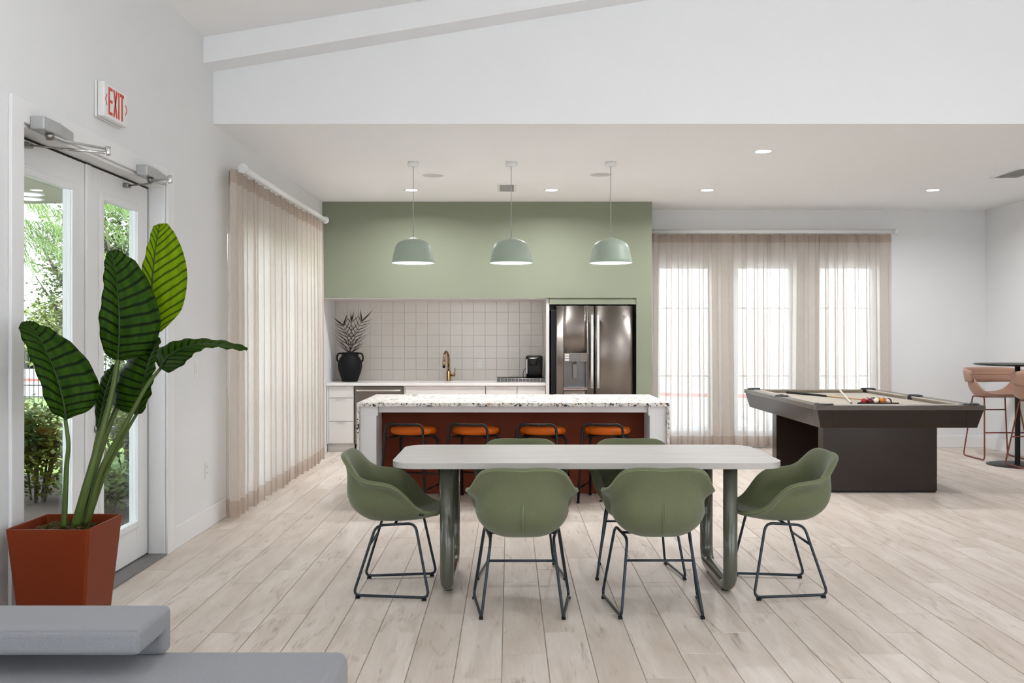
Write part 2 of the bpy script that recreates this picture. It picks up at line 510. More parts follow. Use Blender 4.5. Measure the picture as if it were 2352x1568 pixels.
M['leaf'] = leaf_mat('banana_leaf', (.014, .046, .002), (.002, .008, .001), (.032, .082, .002), .12)
M['leaf_backlit'] = leaf_mat('backlit_leaf', (.21, .35, .004), (.05, .11, .003), (.31, .46, .007), .5)  # paler copy of the leaf, backlight put into its colour
M['rib'] = plain('leaf_rib', (.012, .035, .006), .5, var=.1)
M['stem'] = plain('plant_stem', (.062, .10, .012), .45, var=.25, vscale=8)
M['moss'] = foliage_mat('moss', [(.05, .035, .01), (.10, .085, .015), (.20, .14, .06)], 30)
M['dried'] = plain('dried_palm', (.030, .022, .012), .7, var=.2)
M['lamp_face'] = glow('lamp_lens', (1.0, .97, .92), 9.0)
M['pend_glow'] = glow('pendant_diffuser', (1.0, .93, .82), 2.2)
M['grille'] = plain('speaker_grille', (.60, .595, .585), .7, bump=(900, .4), var=.03)
M['plate'] = plain('wall_plate', (.82, .815, .80), .35, var=.01)
M['slot'] = plain('socket_slot', (.10, .09, .08), .6, var=.1)
M['threshold'] = plain('threshold_metal', (.20, .19, .185), .5, metal=.3, var=.05)
M['gasket'] = plain('weatherstrip', (.012, .010, .010), .8, var=.1)
M['soffit'] = plain('porch_soffit', (.36, .34, .25), .8, var=.02)
M['mulch'] = plain('mulch', (.075, .048, .032), .95, bump=(40, .8), var=.6, vscale=40)
M['grass'] = plain('lawn', (.16, .22, .05), .95, var=.3, vscale=5)
M['road'] = plain('pale_concrete', (.68, .67, .65), .9, var=.05, vscale=2)
M['kerb'] = plain('red_kerb', (.40, .08, .06), .8, var=.1)
M['iron'] = plain('black_iron', (.02, .02, .02), .5, var=.1)
M['bark'] = plain('bark', (.085, .065, .05), .9, bump=(30, .7), var=.3)
M['hedge'] = foliage_mat('hedge_leaf', [(.03, .05, .012), (.08, .125, .03), (.24, .25, .03), (.14, .12, .05)], 2.6)
M['shrub'] = foliage_mat('shrub_leaf', [(.06, .10, .02), (.17, .26, .06), (.30, .38, .12)], 3)
M['tree'] = foliage_mat('tree_leaf', [(.05, .075, .025), (.12, .16, .06), (.24, .27, .12)], 1.5)
M['willow'] = foliage_mat('needle_leaf', [(.06, .10, .03), (.14, .22, .06), (.26, .36, .11)], 1.0)
M['far_tree'] = foliage_mat('far_leaf', [(.13, .17, .05), (.24, .28, .09), (.36, .38, .16)], .6)
M['stucco'] = plain('outside_stucco', (.55, .50, .42), .9, var=.04)

# ================================================================== THE ROOM
XL, XR = -2.24, 6.07          # inner faces of the side walls
YB, YF, YA = 11.88, -3.5, 12.012   # back wall, wall behind the camera, back of the kitchen alcove
ZC = 3.026                    # flat ceiling
YH = 7.05                     # header above the step from vault to flat ceiling
RIDGE = XR+.25
SLOPE = .1645
def vault(x): return 3.61 + SLOPE*(x-XL) if x <= RIDGE else 3.61 + SLOPE*(2*RIDGE-XL-x)

def wall_boxes(mb, axis, t0, t1, a0, a1, z0, z1, holes):
    cur = a0
    def put(p, q, za, zb):
        if q-p < 1e-4 or zb-za < 1e-4: return
        if axis == 'y': mb.box(t0, t1, p, q, za, zb)
        else: mb.box(p, q, t0, t1, za, zb)
    for h in sorted(holes):
        put(cur, h[0], z0, z1)
        put(h[0], h[1], z0, h[2]); put(h[0], h[1], h[3], z1)
        cur = h[1]
    put(cur, a1, z0, z1)

DOOR0, DOOR1, DOORZ = 4.27, 6.07, 2.405
LEFT_WIN = [(7.40, 8.40, .15, 2.33), (8.45, 9.45, .15, 2.33), (9.50, 10.50, .15, 2.33)]
LEFT_REAR = [(-3.1, -1.5, .12, 2.75), (-1.2, .4, .12, 2.75)]  # unseen openings added in the left wall for daylight and floor bounce
BACK_WIN = [(1.885, 2.60, .155, 2.33), (2.89, 3.64, .155, 2.33), (3.945, 4.70, .155, 2.33)]
REAR_FILL_GAPS = [(-1.9, .4, .12, 2.9), (3.5, 5.8, .12, 2.9)]  # unseen openings added behind the viewpoint, sized for fill light
RIGHT_REAR = [(-3.0, -1.0, .12, 2.75), (-.6, 1.4, .12, 2.75)]  # unseen openings added in the right wall to let more daylight in

mb = MB()
wall_boxes(mb, 'y', XL-.2, XL, YF, YH, 0, 3.62, [(DOOR0, DOOR1, 0, DOORZ)]+LEFT_REAR)
wall_boxes(mb, 'y', XL-.2, XL, YH, 12.25, 0, ZC+.05, LEFT_WIN)
wl_ = mb.build('wall_left', M['wall']); tag(wl_, 'white wall with the glazed double doors and curtained window', 'wall', kind='structure')
mb = MB(); wall_boxes(mb, 'y', XR, XR+.2, YF, YB+.2, 0, 5.0, RIGHT_REAR)
tag(mb.build('wall_right', M['wall']), 'white side wall behind the pink bar stools', 'wall', kind='structure')
mb = MB(); wall_boxes(mb, 'x', YB, YB+.2, 1.704, XR, 0, ZC+.05, BACK_WIN)
tag(mb.build('wall_back', M['wall']), 'white far wall behind the pool table and the wide curtain', 'wall', kind='structure')
mb = MB(); wall_boxes(mb, 'x', YF-.2, YF, XL-.2, XR+.2, 0, 3.58, REAR_FILL_GAPS)
mb.prism([(XL-.2, 3.58), (XR+.2, 3.58), (XR+.2, vault(XR)+.05), (XL-.2, 3.60)], 'y', YF-.2, YF)
tag(mb.build('wall_rear', M['wall']), 'white wall behind the viewpoint with openings added to let daylight in', 'wall', kind='structure')

# sage front of the kitchen: soffit and pier
mb = MB(); mb.box(XL, 1.704, 11.15, YA, 1.875, ZC); mb.box(1.52, 1.704, 11.15, YA+.2, 0, 1.875)
tag(mb.build('wall_kitchen', M['green_wall']), 'sage green wall above the kitchen niche and beside the refrigerator', 'wall', kind='structure')
# niche back wall with its tiles
mb = MB(); mb.box(XL-.2, 1.72, YA-.0075, YA+.2, 0, ZC)
alc = mb.build('wall_alcove', M['tile_grout']); tag(alc, 'cream tiled backsplash at the back of the kitchen niche', 'wall', kind='structure')
tl = MB().box(0, .1462, 0, .012, 0, .1462).build('tile', M['tile'], alc, bevel=.002); bake(tl)
tile_me = tl.data; first = True
T0, TP = XL+.002, .1482
for r in range(7):
    for c in range(19):
        x = T0+c*TP; z = 1.876-(r+1)*TP
        if x > .43: continue
        o = tl if first else tl.copy()
        if not first: COL.objects.link(o)
        first = False
        o.location = (x, YA-.012-random.uniform(0, .0008), z)
        o.rotation_euler = (random.uniform(-.003, .003), 0, random.uniform(-.003, .003))
# white end panel between counter and refrigerator, light edge under the soffit
mb = MB(); mb.box(.443, .480, 11.20, YA-.013, 0, 1.873)
tag(mb.build('trim_1', M['cabinet'], bevel=.002), 'white end panel between the kitchen counter and the refrigerator', 'panel', kind='structure')
mb = MB(); mb.box(XL, .443, 11.155, YA-.014, 1.868, 1.8745)
tag(mb.build('trim_2', M['cabinet']), 'white board lining the top of the kitchen niche', 'trim', kind='structure')

# flat ceiling, header, vaulted ceiling and beam
mb = MB(); mb.box(XL-.2, XR+.2, YH, YA+.2, ZC, ZC+.15)
tag(mb.build('ceiling', M['ceil']), 'flat white ceiling above the kitchen and the pool table', 'ceiling', kind='structure')
mb = MB()
mb.prism([(XL-.2, ZC+.15), (XR+.2, ZC+.15), (XR+.2, vault(XR)+.05), (XL-.2, vault(XL)+.05)], 'y', YH, YH+.15)
tag(mb.build('wall_header', M['ceil']), 'white upright face where the vaulted ceiling steps down', 'wall', kind='structure')
mb = MB()
for xa, xb in ((XL-.2, XR+.2),):
    za, zb = vault(xa), vault(xb)
    mb.prism([(xa, za), (xb, zb), (xb, zb+.15), (xa, za+.15)], 'y', YF-.2, YH+.15)
tag(mb.build('ceiling', M['ceil']), 'sloping white vaulted ceiling over the dining table', 'ceiling', kind='structure')
mb = MB()
for xa, xb in ((XL, XR),):
    za, zb = vault(xa), vault(xb)
    mb.prism([(xa, za-.19), (xb, zb-.19), (xb, zb+.02), (xa, za+.02)], 'y', 6.82, YH)
tag(mb.build('trim_3', M['ceil']), 'shallow white beam sloping up along the vaulted ceiling', 'beam', kind='structure')

# floor slab with its planks
mb = MB(); mb.box(XL-.2, XR+.2, YF-.2, 12.2, -.12, -.0025)
floor = mb.build('floor', M['grout']); tag(floor, 'pale wood plank floor laid lengthways through the room', 'floor', kind='structure')
PW, PL, GAP = .2, 1.2, .0042
full = MB().box(GAP/2, PW-GAP/2, GAP/2, PL-GAP/2, -.012, 0).build('plank', M['plank'], floor, bevel=.0012, segs=1); bake(full)
def proj(x, y, z=0):
    y = max(y, .4); return (1170+x*F_PX/y, 770+(CAM_H-z)*F_PX/y)
def px_area(x0, x1, y0, y1):
    q = [proj(x0, y0), proj(x1, y0), proj(x1, y1), proj(x0, y1)]
    xs = [p[0] for p in q]; ys = [p[1] for p in q]
    if max(xs) < 0 or min(xs) > 2352 or min(ys) > 1568: return 0
    return .5*abs(sum(q[i][0]*q[(i+1)%4][1]-q[(i+1)%4][0]*q[i][1] for i in range(4)))
cells = []
for k in range(-13, 34):
    xa = -.0325+PW*k
    x0, x1 = max(xa, XL+.001), min(xa+PW, XR-.001)
    if x1-x0 < .01: continue
    off = (4.179+.3*k) % PL
    y = off-5*PL
    while y < 12.0:
        y0, y1 = max(y, YF), min(y+PL, 12.0)
        if y1-y0 > .01: cells.append((px_area(x0, x1, y0, y1), x0, x1, y0, y1))
        y += PL
cells.sort(reverse=True)
rest = MB(); used = False
for i, (a, x0, x1, y0, y1) in enumerate(cells):
    whole = (x1-x0 > PW-1e-4 and y1-y0 > PL-1e-4)
    if i < 295 and a > 0:
        if whole:
            o = full if not used else full.copy()
            if used: COL.objects.link(o)
            used = True
            o.location = (x0, y0, 0)
        else:
            o = MB().box(GAP/2, x1-x0-GAP/2, GAP/2, y1-y0-GAP/2, -.012, 0).build('plank', M['plank'], floor, bevel=.0012, segs=1)
            o.location = (x0, y0, 0)
    else:
        rest.box(x0+GAP/2, x1-GAP/2, y0+GAP/2, y1-GAP/2, -.012, 0)
rest.build('plank_field', M['plank'], floor, kind='stuff')

# baseboards
def base(name, x0, x1, y0, y1, label):
    o = MB().box(x0, x1, y0, y1, 0, .15).build(name, M['trim'], bevel=.004); tag(o, label, 'baseboard', kind='structure')
base('baseboard_left', XL, XL+.015, 6.19, 11.34, 'white baseboard running from the doors under the side curtain')
base('baseboard_back', 1.705, XR-.016, YB-.015, YB, 'white baseboard along the far wall behind the pool table')
base('baseboard_right', XR-.015, XR, 4.0, YB, 'white baseboard along the side wall beside the bar table')

# windows
def window(name, axis, face, h, label):
    """axis y: in the left wall; axis x: in the back wall. face = inner wall face, the wall goes outwards from it"""
    a0, a1, z0, z1 = h
    def bx(m, p, q, za, zb, t0, t1):
        if axis == 'y': m.box(face-t1, face-t0, p, q, za, zb)
        else: m.box(p, q, face+t0, face+t1, za, zb)
    m = MB(); w = .045
    bx(m, a0, a0+w, z0, z1, .07, .15); bx(m, a1-w, a1, z0, z1, .07, .15)
    bx(m, a0+w, a1-w, z0, z0+w, .07, .15); bx(m, a0+w, a1-w, z1-w, z1, .07, .15)
    o = m.build(name, M['trim'], bevel=.003); tag(o, label, 'window', kind='structure')
    m = MB(); bx(m, a0+w, a1-w, z0+w, z1-w, .108, .112); m.build('pane', M['pane'], o)
    for z in (z0+(z1-z0)*.345, z0+(z1-z0)*.745):
        m = MB(); bx(m, a0+w, a1-w, z-.011, z+.011, .095, .125); m.build('muntin', M['trim'], o)
    return o
names = ['nearest of the three tall windows behind the side curtain', 'middle of the three tall windows behind the side curtain', 'farthest of the three tall windows behind the side curtain']
n = 1
for h, t in zip(LEFT_WIN, names): window('window_%d' % n, 'y', XL, h, t); n += 1
names = ['tall window behind the far curtain next to the sage wall', 'tall window behind the middle of the far curtain', 'tall window behind the far curtain on the pool table side']
for h, t in zip(BACK_WIN, names): window('window_%d' % n, 'x', YB, h, t); n += 1

# ------------------------------------------------------------------ glazed double doors
XD = -2.345     # room face of the door leaves
m = MB()
c = .012
m.box(XL, XL+c+.006, DOOR0-.11, DOOR0, 0, DOORZ+.105)
m.box(XL, XL+c+.006, DOOR1, DOOR1+.11, 0, DOORZ+.105)
m.box(XL, XL+c+.006, DOOR0, DOOR1, DOORZ, DOORZ+.105)
m.box(XL-.2, XL, DOOR0, DOOR0+.018, 0, DOORZ); m.box(XL-.2, XL, DOOR1-.018, DOOR1, 0, DOORZ)
m.box(XL-.2, XL, DOOR0+.018, DOOR1-.018, DOORZ-.018, DOORZ)
tag(m.build('trim_4', M['trim'], bevel=.004), 'white casing and jambs around the glazed double doors', 'door frame', kind='structure')
m = MB(); m.box(XL-.2, XL+.015, DOOR0+.018, DOOR1-.018, -.003, .012)
tag(m.build('trim_5', M['threshold'], bevel=.004), 'dark grey metal threshold under the glazed double doors', 'threshold', kind='structure')
MID = (DOOR0+DOOR1)/2
def leaf(name, y0, y1, label):
    o = MB()
    st, tr_, br = .185, .165, .235
    zt = DOORZ-.030
    g = (y0+st, y1-st, .02+br, zt-tr_)
    o.box(XD-.045, XD, y0, g[0], .02, zt); o.box(XD-.045, XD, g[1], y1, .02, zt)
    o.box(XD-.045, XD, g[0], g[1], .02, g[2]); o.box(XD-.045, XD, g[0], g[1], g[3], zt)
    d = o.build(name, M['door'], bevel=.002); tag(d, label, 'door', kind='structure')
    b = MB(); w = .03
    for k, (t, ww) in enumerate(((.012, .032), (.006, .045))):
        e = ww
        b.box(XD, XD+t, g[0]-e, g[0]+.006, g[2]-e, g[3]+e); b.box(XD, XD+t, g[1]-.006, g[1]+e, g[2]-e, g[3]+e)
        b.box(XD, XD+t, g[0]+.006, g[1]-.006, g[2]-e, g[2]+.006); b.box(XD, XD+t, g[0]+.006, g[1]-.006, g[3]-.006, g[3]+e)
    b.build('glazing_bead', M['door'], d, bevel=.003)
    MB().box(XD-.026, XD-.022, g[0], g[1], g[2], g[3]).build('pane', M['glass'], d)
    return d
d1 = leaf('door_1', DOOR0+.021, MID-.003, 'glazed white door leaf behind the potted plant, nearer to the sofa')
d2 = leaf('door_2', MID+.003, DOOR1-.030, 'glazed white door leaf with lever handle, nearer to the curtain')
m = MB(); m.box(XD, XD+.014, MID-.03, MID+.032, .02, DOORZ-.032); m.build('astragal', M['door'], d1, bevel=.004)
m = MB()
m.box(XD-.03, XD-.001, DOOR1-.0295, DOOR1-.0185, .012, DOORZ-.0185); m.box(XD-.03, XD-.001, DOOR0+.02, DOOR1-.0295, DOORZ-.0295, DOORZ-.0185)
m.build('weatherstrip', M['gasket'], d2)
# lever and thumb turn on the second leaf
yl, zl = 5.285, .897
m = MB(); m.lathe([(0, 0), (.026, 0), (.026, .006), (.014, .02), (.012, .045), (0, .045)], 18)
def along_x(mb_, c): mb_.v = [(c[0]+z, c[1]+x, c[2]+y) for x, y, z in mb_.v]; return mb_
h = along_x(m, (XD, yl, zl)).build('lever_handle', M['nickel'], d2)
MB().tube(fillet([(XD+.045, yl, zl), (XD+.06, yl, zl), (XD+.062, yl+.04, zl), (XD+.058, yl+.105, zl-.004)], .015), .009, 10).build('lever', M['nickel'], h)
m = MB(); m.box(XD, XD+.006, yl-.008, yl+.016, zl+.035, zl+.075); m.build('rose_plate', M['nickel'], h, bevel=.003)
m = MB(); m.lathe([(0, 0), (.027, 0), (.027, .008), (.02, .016), (0, .016)], 18)
h = along_x(m, (XD, yl+.005, zl+.135)).build('deadbolt', M['nickel'], d2)
MB().box(XD+.016, XD+.032, yl+.001, yl+.009, zl+.115, zl+.155).build('thumb_turn', M['nickel'], h, bevel=.002)

# door closers on the head of the frame
def closer(label, yb0, yb1, far, piv, elbow, shoe):
    t = thing('door_closer', label, 'door closer', (XL, (yb0+yb1)/2, 2.40), 'door closers')
    x0, x1 = XL+.018, XL+.085
    a, b = (yb0, yb1)
    m = MB()
    # plan outline with a chamfered far end, extruded upwards
    if far: poly = [(x0, a), (x1, a), (x1, a+.02), (x1, b-.16), (x0+.03, b), (x0, b)]
    else: poly = [(x0, a), (x1, a), (x1, a+.16), (x0+.035, b), (x0, b)]
    m.prism(poly, 'z', 2.383, 2.445)
    m.build('housing', M['silver_paint'], t, bevel=.006, segs=3)
    m = MB(); m.lathe([(0, -.03), (.017, -.03), (.02, -.012), (.02, 0), (0, 0)], 16, (piv[0], piv[1], 2.384)); m.build('spindle', M['nickel'], t)
    p = Vector(piv); e = Vector(elbow); s = Vector(shoe)
    m = MB(); d = (e-p).normalized()
    m.tube([p+Vector((0, 0, .012)), p+d*.03+Vector((0, 0, .010)), p+d*.07, e], .0065, 8); m.build('main_arm', M['silver_paint'], t)
    m = MB(); d = (s-e); m.tube([e-Vector((0, 0, .018)), e+d*.60-Vector((0, 0, .010))], .0072, 10); m.build('forearm_sleeve', M['steel_light'], t)
    m = MB(); m.tube([e+d*.58-Vector((0, 0, .010)), s], .0048, 8); m.build('forearm_rod', M['nickel'], t)
    m = MB(); m.lathe([(0, -.032), (.012, -.032), (.014, -.02), (.014, .012), (0, .012)], 14, tuple(e)); m.build('elbow_joint', M['steel_light'], t)
    m = MB(); m.box(XD, XD+.034, s.y-.022, s.y+.028, s.z-.012, s.z+.014); m.build('door_shoe', M['nickel'], t, bevel=.004)
    return t
closer('silver door closer with a long folded arm on the door leaf nearer the sofa', 4.315, 4.68, False, (XL+.06, 4.42, 2.362), (-1.995, 4.63, 2.352), (XD+.03, 4.50, 2.345))
closer('silver door closer above the door leaf nearer the curtain', 5.545, 5.95, False, (XL+.06, 5.66, 2.362), (-1.995, 5.475, 2.352), (XD+.03, 5.67, 2.338))

# exit sign
t = thing('exit_sign', 'white lighted exit sign with red letters and arrows above the doors', 'exit sign', (XL, 5.18, 2.71))
m = MB(); m.box(XL, XL+.014, 5.022, 5.338, 2.607, 2.808); m.build('back_plate', M['plate'], t, bevel=.006, segs=3)
m = MB(); m.box(XL+.015, XL+.055, 5.026, 5.334, 2.612, 2.803); m.build('housing', M['plate'], t, bevel=.010, segs=4)
XS = XL+.0552
def stroke(mb_, p, q, w):
    (ya, za), (yb, zb) = p, q
    d = Vector((yb-ya, zb-za)).normalized(); nn = Vector((-d.y, d.x))*w/2
    pts = [(ya+nn.x, za+nn.y), (ya-nn.x, za-nn.y), (yb-nn.x, zb-nn.y), (yb+nn.x, zb+nn.y)]
    mb_.prism(pts, 'x', XS-.002, XS+.0015)
def letter(ch, y0, w):
    z0, z1 = 2.633, 2.782; s = .0165
    m = MB()
    if ch == 'E':
        stroke(m, (y0+s/2, z0), (y0+s/2, z1), s)
        for z in (z0+s/2, (z0+z1)/2, z1-s/2): stroke(m, (y0+s, z), (y0+w, z), s)
    if ch == 'X':
        stroke(m, (y0+s/2, z0), (y0+w-s/2, z1), s); stroke(m, (y0+s/2, z1), (y0+w-s/2, z0), s)
    if ch == 'I': stroke(m, (y0+w/2, z0), (y0+w/2, z1), s)
    if ch == 'T':
        stroke(m, (y0+w/2, z0), (y0+w/2, z1-s), s); stroke(m, (y0, z1-s/2), (y0+w, z1-s/2), s)
    m.build('letter', M['red'], t)
letter('E', 5.078, .05); letter('X', 5.138, .055); letter('I', 5.202, .018); letter('T', 5.228, .052)
for sgn, yc in ((-1, 5.048), (1, 5.312)):
    m = MB(); stroke(m, (yc+sgn*.008, 2.7075), (yc-sgn*.010, 2.737), .006); stroke(m, (yc+sgn*.008, 2.7075), (yc-sgn*.010, 2.678), .006)
    m.build('chevron', M['red'], t)

# wall plates
def plate(name, axis, a, z, face, label, cat, switch=False, sgn=1):
    t = thing(name, label, cat, (face, a, z) if axis == 'y' else (a, face, z))
    def bx(m, w, h, t0, t1, dz=0):
        if axis == 'y': m.box(min(face+sgn*t0, face+sgn*t1), max(face+sgn*t0, face+sgn*t1), a-w/2, a+w/2, z+dz-h/2, z+dz+h/2)
        else: m.box(a-w/2, a+w/2, face-t1, face-t0, z+dz-h/2, z+dz+h/2)
        return m
    bx(MB(), .072, .118, 0, .005).build('cover_plate', M['plate'], t, bevel=.002)
    if switch: bx(MB(), .034, .066, .005, .009).build('rocker', M['plate'], t, bevel=.0015)
    else:
        for dz in (.021, -.021):
            r = bx(MB(), .033, .028, .005, .007, dz).build('socket', M['plate'], t, bevel=.001)
            for s in (-.007, .007):
                if axis == 'y': MB().box(face+sgn*.0069-.0004, face+sgn*.0075+.0004, a+s-.0012, a+s+.0012, z+dz-.002, z+dz+.007).build('slot', M['slot'], r)
                else: MB().box(a+s-.0012, a+s+.0012, face-.0078, face-.0068, z+dz-.002, z+dz+.007).build('slot', M['slot'], r)
    return t
plate('light_switch', 'y', 6.66, 1.184, XL, 'white switch plate on the wall between doors and curtain', 'switch', True)
plate('wall_outlet', 'y', 6.89, .43, XL, 'white outlet low on the wall between doors and curtain', 'outlet')
plate('wall_outlet', 'x', -.378, 1.068, YA-.0128, 'white outlet on the tiled backsplash right of the faucet', 'outlet')
plate('wall_outlet', 'y', 11.68, 1.07, XL, 'white outlet on the side of the kitchen niche beside the black vase', 'outlet')

# ------------------------------------------------------------------ curtains
def curtain(name, axis, c, a0, a1, wave, label, seed):
    rnd = random.Random(seed)
    t = thing(name, label, 'curtain', ((c, (a0+a1)/2, .03) if axis == 'y' else ((a0+a1)/2, c, .03)), 'sheer floor length curtains')
    ks = []; x = 0.0
    L_ = a1-a0
    while x < L_:
        w = wave*rnd.uniform(.75, 1.3); ks.append((x, w, rnd.uniform(.7, 1.15))); x += w
    steps = 14
    us = []
    for (x, w, am) in ks:
        for i in range(steps):
            u = x+w*i/steps
            if u <= L_: us.append((u, 2*pi*i/steps, am))
    def row(z, f, drift):
        out = []
        for u, ph, am in us:
            s = sin(ph)
            s = (abs(s)**.75)*(1 if s >= 0 else -1)
            off = f*am*.058*s
            du = f*.021*sin(2*ph)+drift*.02*sin(u*3.1+seed)
            p = a0+u+du
            out.append((c+off, p, z) if axis == 'y' else (p, c+off, z))
        return out
    zs = [(2.705, .80, 0), (2.66, .82, 0), (2.4, .9, .15), (1.9, 1.0, .3), (1.4, 1.08, .5), (.9, 1.12, .7), (.45, 1.15, .9), (.155, 1.15, 1.0)]
    MB().grid([row(*z) for z in zs]).build('voile', M['sheer'], t)
    MB().grid([row(.155, 1.15, 1.0), row(.09, 1.15, 1.02), (row(.028, 1.15, 1.04))]).build('hem', M['sheer_hem'], t)
    MB().grid([[(p[0]+(.002 if axis == 'y' else 0), p[1]-(.002 if axis == 'x' else 0), p[2]) for p in row(*z)] for z in ((2.704, .80, 0), (2.60, .84, .05))]).build('heading_tape', M['sheer_hem'], t)
    return t
CX = XL+.10
curtain('curtain', 'y', CX, 7.14, 10.55, .165, 'sheer beige curtain on the side wall beside the glazed doors', 3)
CYB = YB-.10
curtain('curtain', 'x', CYB, 1.72, 3.30, .135, 'sheer beige curtain on the far wall next to the sage wall', 11)
curtain('curtain', 'x', CYB, 3.275, 4.83, .135, 'sheer beige curtain on the far wall behind the pool table', 23)
def rod(axis, c, a0, a1, z, label, ends, brs):
    t = thing('curtain_rod', label, 'curtain rod', (c, a0, z) if axis == 'y' else (a0, c, z))
    f = (lambda p: (c, p, z)) if axis == 'y' else (lambda p: (p, c, z))
    MB().tube([f(a0), f(a1)], .026, 18).build('pole', M['trim'], t)
    for e, s in ends:
        MB().tube([f(e), f(e+s*.008), f(e+s*.03), f(e+s*.034)], .04, 20, rads=[.034, .04, .04, .034]).build('finial', M['trim'], t)
    for b in brs:
        m = MB()
        if axis == 'y': m.box(XL, c, b-.012, b+.012, z-.012, z+.012)
        else: m.box(b-.012, b+.012, c, YB, z-.012, z+.012)
        m.build('bracket', M['trim'], t, bevel=.002)
rod('y', CX+.05, 7.32, 10.56, 2.735, 'white curtain rod on the side wall above the curtain by the doors', ((7.32, -1), (10.56, 1)), (7.6, 9.0, 10.3))
rod('x', CYB-.05, 1.707, 4.85, 2.735, 'white curtain rod across the far wall above the pool table', ((4.85, 1),), (2.1, 3.4, 4.6))

# ------------------------------------------------------------------ ceiling fittings
def area_light(name, loc, w, size, parent, spread=160):
    d = bpy.data.lights.new(name, 'AREA'); d.shape = 'DISK'; d.size = size; d.energy = w
    d.color = (.97, .985, 1.0); d.spread = radians(spread)
    o = bpy.data.objects.new(name, d); COL.objects.link(o)
    o.parent = parent; o.location = Vector(loc)-world_loc(parent)
    return o
def downlight(x, y, z, label, watts=None):
    t = thing('recessed_downlight', label, 'downlight', (x, y, z), 'recessed downlights')  # name also shared by the unseen fill lights added in the vault
    MB().lathe([(.066, .004), (.066, -.004), (.078, -.006), (.088, -.003), (.088, .001)], 32, (x, y, z)).build('trim_ring', M['trim'], t)
    MB().lathe([(0, -.0035), (.066, -.0035)], 32, (x, y, z)).build('lens', M['lamp_face'], t)
    area_light('downlight_lamp', (x, y, z-.008), watts or DOWNLIGHT_W, .13, t)
    return t
for x, y, lab in ((-1.077, 10.245, 'lit recessed downlight behind the cord of the pendant nearest the curtain'),
                  (.464, 10.245, 'lit recessed downlight between the middle and right pendants'),
                  (2.174, 10.245, 'lit recessed downlight above the curtain beside the sage wall'),
                  (4.658, 10.245, 'lit recessed downlight nearest the far corner above the bar stools'),
                  (2.204, 8.09, 'lit recessed downlight nearest the viewer above the pool table side')):
    downlight(x, y, ZC, lab)
for i, y in enumerate((-1.8, .9, 3.6)):  # downlights added out of view to brighten the room
    for j, x in enumerate((-.9, 1.9, 4.7)):
        z = vault(x)
        t = downlight(x, y, z-.02, ['front', 'middle', 'rear'][i]+' row added fill light in the vault, '+['door side', 'in the middle', 'far side'][j], VAULT_FILL_W)
def speaker(x, y, label):
    t = thing('ceiling_speaker', label, 'speaker', (x, y, ZC), 'round ceiling speakers')
    MB().lathe([(.100, .003), (.100, -.006), (.108, -.007), (.114, -.002), (.114, .001)], 36, (x, y, ZC)).build('rim', M['trim'], t)
    MB().lathe([(0, -.007), (.06, -.007), (.100, -.005)], 36, (x, y, ZC)).build('grille', M['grille'], t)
speaker(-.76, 9.30, 'round white ceiling speaker right of the left pendant cord')
speaker(.908, 9.25, 'round white ceiling speaker behind the right pendant cord')
def vent(x0, x1, y0, y1, label, n, along):
    t = thing('ceiling_vent', label, 'vent', ((x0+x1)/2, (y0+y1)/2, ZC))
    m = MB(); w = .028; z0, z1 = ZC-.010, ZC+.002
    m.box(x0, x1, y0, y0+w, z0, z1); m.box(x0, x1, y1-w, y1, z0, z1); m.box(x0, x0+w, y0+w, y1-w, z0, z1); m.box(x1-w, x1, y0+w, y1-w, z0, z1)
    m.build('frame', M['trim'], t, bevel=.003)
    MB().box(x0+w, x1-w, y0+w, y1-w, ZC-.0015, ZC+.001).build('backing', M['grille'], t)
    for i in range(n):
        m = MB()
        if along == 'x':
            y = y0+w+(y1-y0-2*w)*(i+.5)/n; m.hexa([(x0+w, y-.010, z0), (x1-w, y-.010, z0), (x1-w, y-.007, z0), (x0+w, y-.007, z0)], [(x0+w, y+.004, ZC), (x1-w, y+.004, ZC), (x1-w, y+.007, ZC), (x0+w, y+.007, ZC)])
        else:
            x = x0+w+(x1-x0-2*w)*(i+.5)/n; m.hexa([(x-.010, y0+w, z0), (x-.007, y0+w, z0), (x-.007, y1-w, z0), (x-.010, y1-w, z0)], [(x+.004, y0+w, ZC), (x+.007, y0+w, ZC), (x+.007, y1-w, ZC), (x+.004, y1-w, ZC)])
        m.build('slat', M['plate'], t)
vent(-.13, .075, 9.82, 10.34, 'small white ceiling vent beside the middle pendant cord', 14, 'x')
vent(4.86, 5.16, 8.89, 9.44, 'white ceiling vent near the far side wall', 9, 'y')

# pendants over the island
def pendant(x, y, label):
    t = thing('pendant_lamp', label, 'pendant lamp', (x, y, 2.094), 'three sage pendant lamps over the island')
    zb = 2.094
    prof = [(.196, 0), (.1985, .003), (.192, .03), (.181, .08), (.171, .125), (.159, .16), (.141, .184), (.106, .206), (.06, .222), (.025, .233), (.008, .238), (0, .238)]
    inner = [(.194, .001), (.187, .03), (.176, .08), (.163, .122), (.148, .155), (.127, .178), (.09, .195), (0, .205)]
    MB().lathe(prof, 40, (x, y, zb)).build('shade', M['pendant'], t)
    MB().lathe(inner[::-1], 40, (x, y, zb)).build('shade_lining', M['white_enamel'], t)
    MB().lathe([(0, .045), (.11, .045), (.165, .05), (.165, .056), (0, .056)], 32, (x, y, zb)).build('diffuser', M['pend_glow'], t)
    MB().tube([(x, y, zb+.236), (x, y, ZC-.03)], .0034, 8).build('cord', M['silver_paint'], t)
    MB().lathe([(0, -.042), (.008, -.042), (.046, -.040), (.05, -.034), (.05, 0), (0, 0)], 24, (x, y, ZC)).build('ceiling_canopy', M['trim'], t)
    area_light('pendant_light', (x, y, zb+.040), PENDANT_W, .28, t)
pendant(-.888, 8.6, 'sage pendant lamp nearest the side curtain')
